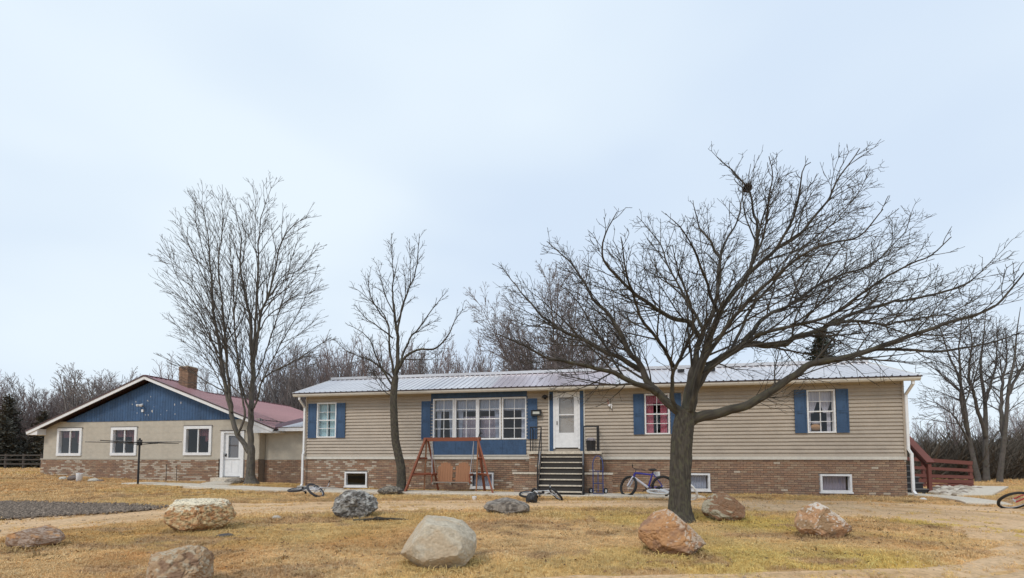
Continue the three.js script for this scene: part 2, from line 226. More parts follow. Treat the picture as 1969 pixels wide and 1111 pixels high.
    [[-4.27,3.6,-15.6,0.02],[-4.61,3.94,-15.42,0.015],[-4.93,4.28,-15.24,0.01],[-5.16,4.53,-15.1,0.006]],
    [[-4.29,3.46,-15.6,0.018],[-4.65,3.71,-15.73,0.014],[-5.01,4.16,-15.9,0.009],[-5.16,4.49,-16.0,0.006]],
    [[-4.05,4.85,-15.7,0.025],[-3.56,4.92,-16.04,0.019],[-3.04,5.0,-16.38,0.012],[-2.66,5.44,-16.7,0.006]],
    [[-4.16,6.16,-15.6,0.025],[-4.0,7.06,-15.98,0.018],[-4.06,7.99,-16.33,0.011],[-4.23,8.72,-16.6,0.006]],
    [[-4.31,6.54,-15.6,0.025],[-4.79,7.48,-16.03,0.017],[-5.09,8.44,-16.43,0.009],[-5.3,8.83,-16.6,0.006]]],
  right0: [[[23.36,0.26,-22.0,0.11],[23.26,1.25,-22.07,0.098],[23.16,2.57,-22.16,0.083],[23.14,4.53,-22.3,0.06],[22.95,5.76,-22.38,0.046],[22.73,6.37,-22.43,0.039],[22.44,7.76,-22.52,0.023],[22.16,8.89,-22.6,0.01]],
    [[22.99,2.56,-22.0,0.09],[22.58,3.85,-21.82,0.072],[22.34,5.39,-21.6,0.05],[22.17,6.63,-21.42,0.032],[22.18,8.16,-21.2,0.01]],
    [[22.83,4.48,-22.0,0.05],[22.24,5.24,-22.19,0.034],[21.65,5.94,-22.37,0.019],[21.12,6.38,-22.5,0.008]],
    [[22.99,2.03,-22.0,0.05],[22.1,3.32,-21.75,0.032],[21.04,3.95,-21.56,0.019],[20.0,4.19,-21.4,0.008]]],
  right1: [[[24.65,0.22,-22.8,0.13],[24.78,1.79,-22.87,0.109],[25.0,4.16,-22.98,0.077],[24.96,6.09,-23.06,0.052],[25.28,7.65,-23.13,0.032],[25.6,9.38,-23.2,0.01]],
    [[24.74,2.33,-22.8,0.09],[24.02,4.21,-22.53,0.066],[23.54,5.53,-22.34,0.049],[23.56,7.1,-22.12,0.03],[23.2,8.66,-21.9,0.01]],
    [[24.81,4.13,-22.8,0.07],[25.67,5.68,-23.1,0.049],[26.36,7.45,-23.43,0.027],[26.66,8.97,-23.7,0.009]]],
  right2: [[[23.9,0.28,-21.5,0.11],[24.0,1.25,-21.44,0.098],[24.16,2.65,-21.36,0.082],[24.32,4.81,-21.23,0.056],[24.57,6.08,-21.15,0.04],[24.68,7.35,-21.08,0.025],[24.85,8.61,-21.0,0.01]],
    [[24.21,2.02,-21.5,0.1],[24.42,3.58,-21.72,0.075],[24.83,5.19,-21.94,0.051],[25.33,6.56,-22.12,0.03],[25.51,7.97,-22.3,0.01]],
    [[24.55,4.33,-21.5,0.07],[25.41,5.66,-21.64,0.049],[26.22,6.74,-21.76,0.031],[27.14,8.12,-21.9,0.009]]],
  driveFar: [[-11.82,-8.83],[-10.51,-9.05],[-10.05,-9.85],[-9.56,-11.02],[-8.46,-12.24],[-6.43,-12.51],[-4.31,-12.8],[-1.31,-13.11],[1.77,-12.95],[4.83,-12.95],[7.3,-13.26],[9.54,-13.11],[11.33,-12.51],[12.12,-11.85],[12.95,-11.13],[12.97,-9.43],[10.13,-6.09],[5.32,-3.47],[3.3,-3.47],[1.28,-3.47],[0.06,-3.47],[-1.0,-3.01]],
  driveNear: [[-8.34,-6.26],[-8.16,-7.04],[-7.82,-7.67],[-7.36,-8.49],[-6.45,-9.35],[-5.05,-9.85],[-3.46,-10.3],[-1.06,-10.6],[1.49,-10.91],[4.07,-10.91],[5.66,-10.3],[6.91,-9.51],[7.79,-8.62],[7.64,-7.67],[7.07,-6.75],[6.51,-6.15],[5.65,-5.63],[4.48,-5.33],[3.11,-5.14],[1.56,-5.0],[0.37,-4.83],[-0.69,-4.41]],
  gravel: [[-18.36,-13.11],[-14.4,-12.37],[-12.09,-11.97],[-10.1,-11.48],[-8.82,-10.91],[-8.98,-10.21],[-9.79,-9.59],[-10.51,-9.05],[-11.86,-8.49]]
};

// ---------------------------------------------------------------- the ground
function inside(poly, x, z) { let c = false; for (let i = 0, j = poly.length - 1; i < poly.length; j = i++) { const [a, b] = poly[i], [e, f] = poly[j]; if ((b > z) !== (f > z) && x < (e - a) * (z - b) / (f - b) + a) c = !c; } return c; }
function smoothLine(pts, n) { const c = new THREE.CatmullRomCurve3(pts.map(([x, z]) => V(x, 0, z)), false, 'centripetal'); return c.getPoints(n).map((p) => [p.x, p.z]); }
const driveFar = smoothLine(DATA.driveFar, 420), driveNear = smoothLine(DATA.driveNear, 420);
const drivePoly = [...driveFar.filter((_, i) => i % 4 === 0), ...driveNear.filter((_, i) => i % 4 === 0).reverse()];
const gravelLine = smoothLine([...DATA.gravel, DATA.gravel[0]], 120);
function lawnTone(x, z) { // straw with rusty, greener and paler patches of grass
  const a = fbm(x * 0.55 + 11, 2, z * 0.55, 4), b = fbm(x * 0.3 - 4, 7, z * 0.4 + 8, 3), c = fbm(x * 2.6, 4, z * 2.6, 3);
  const rust = sstep(0.45, 0.62, a) * (0.35 + 0.65 * sstep(1.5, -3, x) * sstep(9, 7, -z));
  const green = sstep(0.46, 0.66, b) * (0.35 + 0.65 * sstep(0, 4, x) * sstep(10.5, 9, -z));
  let r = 0.62, g = 0.425, bl = 0.205;
  r = mix(r, 0.53, rust); g = mix(g, 0.315, rust); bl = mix(bl, 0.13, rust);
  r = mix(r, 0.55, green); g = mix(g, 0.405, green); bl = mix(bl, 0.125, green);
  const mud = sstep(0.56, 0.64, fbm(x * 1.3 + 40, 3, z * 2.2, 4)); r = mix(r, 0.45, mud * 0.85); g = mix(g, 0.295, mud * 0.85); bl = mix(bl, 0.155, mud * 0.85);
  const k = 0.8 + 0.4 * c;
  return [r * k, g * k, bl * k];
}
{
  const pos = [], idx = [], col = [], uv = [];
  const xs = [], zs = [];
  for (let x = -26; x <= 26.01; x += 0.16) xs.push(x);
  for (let i = 1; i <= 16; i++) { xs.push(26 + i * i * 1.1); xs.unshift(-26 - i * i * 1.1); }
  for (let d = -4; d < 24; d += 0.14) zs.push(-d);
  for (let i = 1; i <= 16; i++) { zs.push(-24 - i * i * 1.2); zs.unshift(4 + i * i * 1.1); }
  for (const z of zs) for (const x of xs) {
    const near = Math.abs(x) < 26 && z > -24 && z < 4;
    const lump = near ? 0.022 * (fbm(x * 3.1, 1, z * 3.1, 3) - 0.5) : 0;
    pos.push(x, terrain(x, z) + lump, z); uv.push(x / 2.2, z / 2.2); col.push(...lawnTone(x, z));
  }
  const n = xs.length;
  for (let j = 0; j < zs.length - 1; j++) for (let i = 0; i < n - 1; i++) { const a = j * n + i; const up = zs[0] > zs[1]; idx.push(a, a + 1, a + n, a + 1, a + n + 1, a + n); }
  const g = new THREE.BufferGeometry(); g.setAttribute('position', new THREE.Float32BufferAttribute(pos, 3)); g.setAttribute('uv', new THREE.Float32BufferAttribute(uv, 2)); g.setAttribute('color', new THREE.Float32BufferAttribute(col, 3)); g.setIndex(idx); g.computeVertexNormals();
  if (g.attributes.normal.getY(0) < 0) { g.setIndex(idx.map((_, i) => idx[i - i % 3 + [0, 2, 1][i % 3]])); g.computeVertexNormals(); }
  structure('ground', g, std(0xffffff, 0.95, { vertexColors: true, map: rep(texGrass, 1), bumpMap: rep(texGrass, 1, 1, false), bumpScale: 0.02 }), 'straw coloured winter lawn');
}
// the dirt drive: a loop round the grass island, with wheel ruts along it
{
  const N = driveFar.length, C = 34, pos = [], idx = [], col = [], uv = [];
  for (let i = 0; i < N; i++) {
    const [ax, az] = driveFar[i], [bx, bz] = driveNear[i];
    const wob = (s) => 0.5 * (fbm(i * 0.045, s, 2, 3) - 0.5) + 0.22 * (fbm(i * 0.3, s, 5, 2) - 0.5);
    for (let j = 0; j <= C; j++) {
      let t = j / C; t = mix(t + wob(1.5) * (1 - t) * 0.5, t + wob(8.5) * t * 0.5, t);
      const x = mix(ax, bx, t), z = mix(az, bz, t);
      const s = j / C, rut = Math.exp(-Math.pow((s - 0.28 + 0.06 * (fbm(i * 0.02, 3, 0) - 0.5)) / 0.075, 2)) + Math.exp(-Math.pow((s - 0.72 + 0.06 * (fbm(i * 0.02, 9, 0) - 0.5)) / 0.075, 2));
      const edge = sstep(0, 0.1, s) * sstep(1, 0.9, s);
      pos.push(x, terrain(x, z) + mix(-0.03, 0.03, edge) - 0.03 * rut * edge + 0.02 * (fbm(x * 4, 6, z * 4, 3) - 0.5), z);
      uv.push(x / 1.6, z / 1.6);
      const k = fbm(x * 1.3 + 5, 3, z * 1.3, 4), strip = sstep(0.5, 0.66, fbm(s * 26, i * 0.03, 2, 3));
      const p = sstep(0.5, 0.7, fbm(x * 0.8, 9, z * 0.8, 3));
      let r = mix(0.74, 0.65, k), g = mix(0.505, 0.425, k), b = mix(0.29, 0.225, k);
      r = mix(r, 0.50, strip * 0.6); g = mix(g, 0.325, strip * 0.6); b = mix(b, 0.16, strip * 0.6);
      r = mix(r, 0.72, p * 0.4); g = mix(g, 0.52, p * 0.4); b = mix(b, 0.32, p * 0.4);
      col.push(r, g, b);
    }
  }
  for (let i = 0; i < N - 1; i++) for (let j = 0; j < C; j++) { const a = i * (C + 1) + j; idx.push(a, a + C + 1, a + 1, a + 1, a + C + 1, a + C + 2); }
  const g = new THREE.BufferGeometry(); g.setAttribute('position', new THREE.Float32BufferAttribute(pos, 3)); g.setAttribute('uv', new THREE.Float32BufferAttribute(uv, 2)); g.setAttribute('color', new THREE.Float32BufferAttribute(col, 3)); g.setIndex(idx); g.computeVertexNormals();
  if (g.attributes.normal.getY(40) < 0) { g.setIndex(idx.map((_, i) => idx[i - i % 3 + [0, 2, 1][i % 3]])); g.computeVertexNormals(); }
  structure('driveway', g, std(0xffffff, 0.95, { vertexColors: true, map: rep(texGrit, 1), bumpMap: rep(texGrit, 1, 1, false), bumpScale: 0.012 }), 'tan dirt drive with wheel ruts looping round the lawn');
}
{ // the bed of grey crushed stone at the left
  const sh = new THREE.Shape(gravelLine.map(([x, z], i) => new THREE.Vector2(x + 0.25 * (fbm(i * 0.5, 1, 3) - 0.5), -(z + 0.25 * (fbm(i * 0.5, 4, 9) - 0.5)))));
  const g = new THREE.ShapeGeometry(sh); g.rotateX(-Math.PI / 2); const p = g.attributes.position; for (let i = 0; i < p.count; i++) p.setY(i, terrain(p.getX(i), p.getZ(i)) + 0.045);
  uvm(g); g.computeVertexNormals();
  structure('gravel_bed', g, std(rgb(0.21, 0.165, 0.13), 0.95, { map: rep(texGrit, 0.9), bumpMap: rep(texGrit, 0.9, 0.9, false), bumpScale: 0.02 }), 'dark grey crushed stone at the end of the drive');
  const R = mulberry(5), st = new THREE.IcosahedronGeometry(0.022, 0), n = 12000;
  const im = new THREE.InstancedMesh(st, std(0xffffff, 0.9), n); im.name = 'gravel'; im.userData = { kind: 'stuff', label: 'loose grey gravel stones beside the dirt drive', category: 'gravel' };
  const m = new THREE.Matrix4(), q = new THREE.Quaternion(), c = new THREE.Color(); let k = 0;
  while (k < n) {
    const x = mix(-14.5, -5.5, R()), z = mix(-13.6, -8, R()); if (!inside(gravelLine, x + (R() - 0.5) * 0.7, z + (R() - 0.5) * 0.7)) continue;
    const s = 0.45 + R() * 0.9; q.setFromEuler(new THREE.Euler(R() * 6, R() * 6, R() * 6)); m.compose(V(x, terrain(x, z) + 0.05, z), q, V(s * 1.3, s * 0.8, s)); im.setMatrixAt(k, m);
    const v = 0.09 + 0.2 * R() * R(); im.setColorAt(k, c.setRGB(v * 1.4, v * 1.1, v * 0.85)); k++;
  }
  finish(im); scene.add(im);
}
// concrete walks: slabs laid on the lawn, cast in lengths
function walk(name, pts, w, th, label) {
  const line = smoothLine(pts, pts.length * 14), L = [], Rr = [];
  line.forEach(([x, z], i) => { const a = line[Math.max(0, i - 1)], b = line[Math.min(line.length - 1, i + 1)], dx = b[0] - a[0], dz = b[1] - a[1], l = Math.hypot(dx, dz), nx = -dz / l, nz = dx / l; L.push([x + nx * w / 2, z + nz * w / 2]); Rr.push([x - nx * w / 2, z - nz * w / 2]); });
  const root = new THREE.Group(); root.name = numbered(name); root.userData = { kind: 'structure', label }; scene.add(root);
  let s = 0, i0 = 0;
  for (let i = 1; i < line.length; i++) {
    s += Math.hypot(line[i][0] - line[i - 1][0], line[i][1] - line[i - 1][1]);
    if (s < 1.5 && i < line.length - 1) continue;
    const ring = [...L.slice(i0, i + 1), ...Rr.slice(i0, i + 1).reverse()], cx = ring.reduce((a, p) => a + p[0], 0) / ring.length, cz = ring.reduce((a, p) => a + p[1], 0) / ring.length;
    const sh = new THREE.Shape(ring.map(([x, z]) => new THREE.Vector2((x - cx) * 0.992, -(z - cz) * 0.992)));
    const g = new THREE.ExtrudeGeometry(sh, { depth: th + 0.1, bevelEnabled: true, bevelSize: 0.012, bevelThickness: 0.012, bevelOffset: -0.012, bevelSegments: 1 });
    g.rotateX(-Math.PI / 2); g.translate(cx, -0.1, cz);
    const p = g.attributes.position; for (let k = 0; k < p.count; k++) p.setY(k, p.getY(k) + terrain(p.getX(k), p.getZ(k)) + 0.004 * ((i * 7) % 5 - 2));
    obj('slab', uvm(g), M.concrete, root); s = 0; i0 = i;
  }
  return root;
}
const HA = THREE.MathUtils.degToRad(10.13), HO = [-8.528, -18.056];
const hw = (u, n) => [HO[0] + Math.cos(HA) * u - Math.sin(HA) * n, HO[1] + Math.sin(HA) * u + Math.cos(HA) * n];   // house plan to world
walk('house_walk', [hw(15, 1.75), hw(11, 1.7), hw(6, 1.6), hw(1.5, 1.75), hw(-1.2, 2.1), [-11.3, -16.6], [-13.4, -17.7], [-15.9, -18.5]], 1.0, 0.075, 'concrete walk along the front of the houses');
walk('door_walk', [[-11.9, -17.55], [-12.3, -18.5], [-12.75, -19.75]], 1.1, 0.09, 'short concrete walk to the white door under the gable');
walk('side_walk', [hw(22.0, -1.0), hw(22.6, 0.2), hw(22.5, 1.5), hw(22.1, 2.4)], 0.9, 0.05, 'concrete walk from the side steps towards the drive');
{
  const c = [hw(27.6, -5.6), hw(28.8, -5.5), hw(24.4, -0.55), hw(23.3, -0.35)];
  const root = new THREE.Group(); root.name = 'concrete_pad'; root.userData = { kind: 'structure', label: 'pale concrete pads at the foot of the ramp' }; scene.add(root);
  for (const [a, b] of [[0, 0.46], [0.47, 1]]) {
    const q = (i, j, t) => [mix(c[i][0], c[j][0], t), mix(c[i][1], c[j][1], t)], ring = [q(0, 3, a), q(1, 2, a), q(1, 2, b), q(0, 3, b)];
    const g = new THREE.ExtrudeGeometry(new THREE.Shape(ring.map(([x, z]) => new THREE.Vector2(x, -z))), { depth: 0.14, bevelEnabled: true, bevelSize: 0.01, bevelThickness: 0.01, bevelSegments: 1 });
    g.rotateX(-Math.PI / 2); g.translate(0, -0.08, 0); obj('slab', uvm(g), M.concrete, root);
  }
}

// ---------------------------------------------------------------- shared building pieces
// bricks come in tones that share one geometry per size
const brickTones = [[0.39, 0.25, 0.165], [0.36, 0.225, 0.15], [0.41, 0.275, 0.185], [0.34, 0.22, 0.155], [0.43, 0.31, 0.215], [0.38, 0.23, 0.15], [0.38, 0.265, 0.185], [0.58, 0.49, 0.39], [0.30, 0.195, 0.14]]
  .map(([r, g, b]) => std(rgb(r, g, b), 0.92, { map: rep(texGrit, 2.1) }));
const brickRGB = brickTones.map((m) => [m.color.r, m.color.g, m.color.b]);
const brickMerged = std(0xffffff, 0.92, { vertexColors: true, map: rep(texGrit, 2.1) });
const BW = 0.2, BH = 0.06, BP = 0.0762, BL = 0.211;
const brickGeo = uvm(new THREE.BoxGeometry(BW, BH, 0.05)), halfGeo = uvm(new THREE.BoxGeometry(BW / 2 - 0.006, BH, 0.05));
// a brick skin on the local xy plane (front face z = 0): holes = [x0,x1,y0,y1]; own(x) tells which bricks are single parts
function brickwork(parent, x0, x1, y0, y1, holes, seed, own, whiteness, plane = null) {
  const R = mulberry(seed), rest = []; const holder = plane ?? parent;
  for (let row = 0, y = y1 - BH / 2 - 0.006; y - BH / 2 > y0 - 0.05; row++, y -= BP) {
    for (let x = x0 + (row % 2 ? 0 : -BL / 2); x < x1; x += BL) {
      let a = Math.max(x, x0) + 0.005, b = Math.min(x + BL, x1) - 0.005;
      if (b - a < 0.04) { R(); continue; }
      let cut = false;
      for (const [h0, h1, g0, g1] of holes) if (y + BH / 2 > g0 && y - BH / 2 < g1) { if (a >= h0 && b <= h1) cut = true; else if (b > h0 && a < h0) b = h0; else if (a < h1 && b > h1) a = h1; }
      if (cut || b - a < 0.03) { R(); continue; }
      const cx = (a + b) / 2, r = R(), clump = fbm(cx * 1.1 + seed, y * 3, 2, 3);
      const t = r < whiteness(cx, y) * (clump > 0.5 ? 1.7 : 0.4) ? 7 : Math.floor(R() * 0.999 * 8 + (clump - 0.5) * 1.2 + 8) % 8 === 7 ? 8 : Math.floor(R() * 7);
      const z = -0.025 + (R() - 0.5) * 0.006, w = b - a;
      if (own(cx, y) && (w > 0.19 || Math.abs(w - 0.1) < 0.02)) { const m = finish(new THREE.Mesh(w > 0.19 ? brickGeo : halfGeo, brickTones[t])); m.name = 'brick'; m.position.set(cx, y, z); m.scale.x = w / (w > 0.19 ? BW : BW / 2 - 0.006); holder.add(m); }
      else { const g = box(w, BH, 0.05, cx, y, z), v = 0.92 + 0.16 * R(), c = brickRGB[t]; rest.push(tint(g, () => [c[0] * v, c[1] * v, c[2] * v])); }
    }
  }
  if (rest.length) { const m = obj('brick_courses', rest, brickMerged, holder); m.userData.kind = 'stuff'; }
}
function wallWithHoles(x0, x1, y0, y1, holes, z, depth) {
  const s = new THREE.Shape([[x0, y0], [x1, y0], [x1, y1], [x0, y1]].map((p) => new THREE.Vector2(...p)));
  for (const [a, b, c, d] of holes) s.holes.push(new THREE.Path([[a, c], [a, d], [b, d], [b, c]].map((p) => new THREE.Vector2(...p))));
  const g = new THREE.ExtrudeGeometry(s, { depth, bevelEnabled: false }); g.translate(0, 0, z - depth); return uvm(g);
}
// lapped boards between y0 and y1, each its own part, cut at the openings
function lapSiding(parent, x0, x1, y0, y1, pitch, proud, holes, mat, seed) {
  const R = mulberry(seed), n = Math.round((y1 - y0) / pitch), h = (y1 - y0) / n;
  for (let i = 0; i < n; i++) {
    const a = y0 + i * h, b = a + h; let runs = [[x0, x1]];
    for (const [h0, h1, g0, g1] of holes) if (b > g0 + 0.01 && a < g1 - 0.01) runs = runs.flatMap(([p, q]) => (h1 <= p || h0 >= q ? [[p, q]] : [[p, h0], [h1, q]].filter(([c, d]) => d - c > 0.01)));
    for (const [p, q] of runs) { // panels of about 3.7 m, lapped end to end
      let s = p; const cuts = [];
      while (q - s > 4.6) { const e = s + 3.66 * (s === p ? 0.35 + 0.65 * R() : 1); cuts.push([s, e]); s = e; } cuts.push([s, q]);
      for (const [c, d] of cuts) {
        const k = (R() - 0.5) * 0.003, g = new THREE.BufferGeometry();
        const sag = (R() - 0.5) * 0.012, P = [[c, a + sag, proud + k], [d, a - sag, proud + k], [d, b, 0.003 + k], [c, b, 0.003 + k], [c, a + sag, 0], [d, a - sag, 0], [d, a + 0.016 - sag, proud + k + 0.001], [c, a + 0.016 + sag, proud + k + 0.001]];
        const F = [[0, 1, 6], [0, 6, 7], [7, 6, 2], [7, 2, 3], [4, 5, 1], [4, 1, 0], [4, 0, 7], [4, 7, 3], [1, 5, 6], [6, 5, 2]];
        g.setAttribute('position', new THREE.Float32BufferAttribute(F.flat().flatMap((v) => P[v]), 3)); g.computeVertexNormals();
        obj('siding_board', uvm(g), mat, parent);
      }
    }
  }
}
// ribbed metal sheet: width w along x, running l down the slope (local -> +z), ribs every 0.2286
function ribSheet(w, l, every = 0.2286, h = 0.026) {
  const prof = [], n = Math.round(w / every); const pos = [], idx = [];
  prof.push([0, 0]);
  for (let i = 0; i < n; i++) { const c = (i + 0.5) * w / n; prof.push([c - 0.03, 0], [c - 0.013, h], [c + 0.013, h], [c + 0.03, 0]); }
  prof.push([w, 0]);
  const out = [];
  for (let i = 0; i < prof.length - 1; i++) { const [a, p] = prof[i], [b, q] = prof[i + 1]; out.push(a, p, 0, a, p, l, b, q, l, a, p, 0, b, q, l, b, q, 0); }
  const g = new THREE.BufferGeometry(); g.setAttribute('position', new THREE.Float32BufferAttribute(out, 3)); g.computeVertexNormals(); return uvm(g);
}
function wavy(w, h, folds, depth, seed, flare = 0) { // hanging cloth
  const g = new THREE.PlaneGeometry(w, h, Math.max(8, folds * 6), 6), p = g.attributes.position;
  for (let i = 0; i < p.count; i++) { const x = p.getX(i), y = p.getY(i); p.setZ(i, depth * Math.sin((x / w) * folds * 6.283 + seed) * (0.6 + 0.4 * noise3(x * 9, y * 3, seed))); if (flare) p.setX(i, x * (1 - flare * sstep(h / 2, -h / 2, y))); }
  g.computeVertexNormals(); return g;
}
const cloth = (r, g, b) => new THREE.MeshPhysicalMaterial({ color: rgb(r, g, b), roughness: 0.95, transmission: 0.25, thickness: 0 });
const C = { teal: cloth(0.42, 0.62, 0.68), sheer: cloth(0.42, 0.47, 0.58), lace: cloth(0.58, 0.58, 0.66), pink: cloth(0.52, 0.145, 0.20), lilac: cloth(0.33, 0.30, 0.37) };
// a window with its own frame, rails, bars and panes; z = 0 is the wall face
function windowUnit(parent, x0, x1, y0, y1, o = {}) {
  const w = part('window', parent, [(x0 + x1) / 2, (y0 + y1) / 2, 0]), W = x1 - x0, H = y1 - y0, t = o.trim ?? 0.05, m = o.mat ?? M.white;
  obj('frame', [span(-W / 2, W / 2, H / 2 - t, H / 2, -0.09, 0.052), span(-W / 2, W / 2, -H / 2, -H / 2 + t, -0.09, 0.055), span(-W / 2, -W / 2 + t, -H / 2 + t, H / 2 - t, -0.09, 0.05), span(W / 2 - t, W / 2, -H / 2 + t, H / 2 - t, -0.09, 0.05)], m, w);
  if (o.sill) obj('sill', span(-W / 2 - 0.03, W / 2 + 0.03, -H / 2 - 0.045, -H / 2, -0.04, 0.06), m, w);
  const iw = W - 2 * t, ih = H - 2 * t, cols = o.cols ?? 2, rows = o.rows ?? 4, b = o.bar ?? 0.02, mid = o.mid ?? 0.04;
  const xs = [], ys = [];
  for (let i = 0; i <= cols; i++) xs.push(-iw / 2 + iw * i / cols);
  for (let j = 0; j <= rows; j++) ys.push(-ih / 2 + ih * j / rows);
  for (let j = 1; j < rows; j++) { const main = rows % 2 === 0 && j === rows / 2, k = main ? mid : b; obj(main ? 'meeting_rail' : 'muntin', span(-iw / 2, iw / 2, ys[j] - k / 2, ys[j] + k / 2, -0.045, main ? 0.012 : -0.01), m, w); }
  for (let i = 1; i < cols; i++) { const k = o.slider ? 0.05 : b; obj(o.slider ? 'meeting_stile' : 'muntin', span(xs[i] - k / 2, xs[i] + k / 2, -ih / 2, ih / 2, -0.043, o.slider ? 0.01 : -0.012), m, w); }
  for (let i = 0; i < cols; i++) for (let j = 0; j < rows; j++) { const g = new THREE.PlaneGeometry(iw / cols, ih / rows); g.translate((xs[i] + xs[i + 1]) / 2, (ys[j] + ys[j + 1]) / 2, -0.03 - 0.004 * (j % 2)); obj('pane', g, M.glass, w); }
  w.userData.size = undefined; delete w.userData.size;
  const hang = (name, geo, mat, x, y, z) => { const k = obj(name, geo, mat, w); k.position.set(x, y, z); return k; };
  for (const c of o.curtains ?? []) hang(c.name ?? 'curtain', wavy(c.w * iw, c.h * ih, c.folds ?? 6, 0.018, c.x * 7 + 1, c.flare ?? 0), c.mat, c.x * iw, c.y * ih, -0.13 - (c.z ?? 0));
  return w;
}
const shutterGroove = (w, h) => { // a louvred look is not there: two flat panels with a raised frame
  const f = 0.045, list = [span(-w / 2, w / 2, -h / 2, h / 2, 0.018, 0.034)];
  for (const [a, b] of [[-h / 2, -0.02], [0.02, h / 2]]) list.push(span(-w / 2, -w / 2 + f, a, b, 0.034, 0.045), span(w / 2 - f, w / 2, a, b, 0.034, 0.045), span(-w / 2 + f, w / 2 - f, b - f, b, 0.034, 0.044), span(-w / 2 + f, w / 2 - f, a, a + f, 0.034, 0.044));
  return merge(list);
};
function shutter(parent, x0, x1, y0, y1) { const s = obj('shutter', shutterGroove(x1 - x0, y1 - y0), M.blue, parent); s.position.set((x0 + x1) / 2, (y0 + y1) / 2, 0.025); return s; }
function downspout(parent, u, n, y1, y0, kink) {
  const r = (a, b) => beam(a, b, 0.075, 0.055);
  obj('downspout', [r([u, y1, n + 0.42], [u, y1 - 0.14, n + 0.42]), r([u, y1 - 0.12, n + 0.42], [u, y1 - 0.42, n + 0.07]), r([u, y1 - 0.4, n + 0.07], [u, kink + 0.12, n + 0.07]), r([u, kink + 0.14, n + 0.07], [u + 0.03, kink - 0.02, n + 0.16]), r([u + 0.03, kink, n + 0.16], [u + 0.03, y0 + 0.08, n + 0.16]), r([u + 0.03, y0 + 0.1, n + 0.16], [u + 0.03, y0, n + 0.28])], M.white, parent);
}

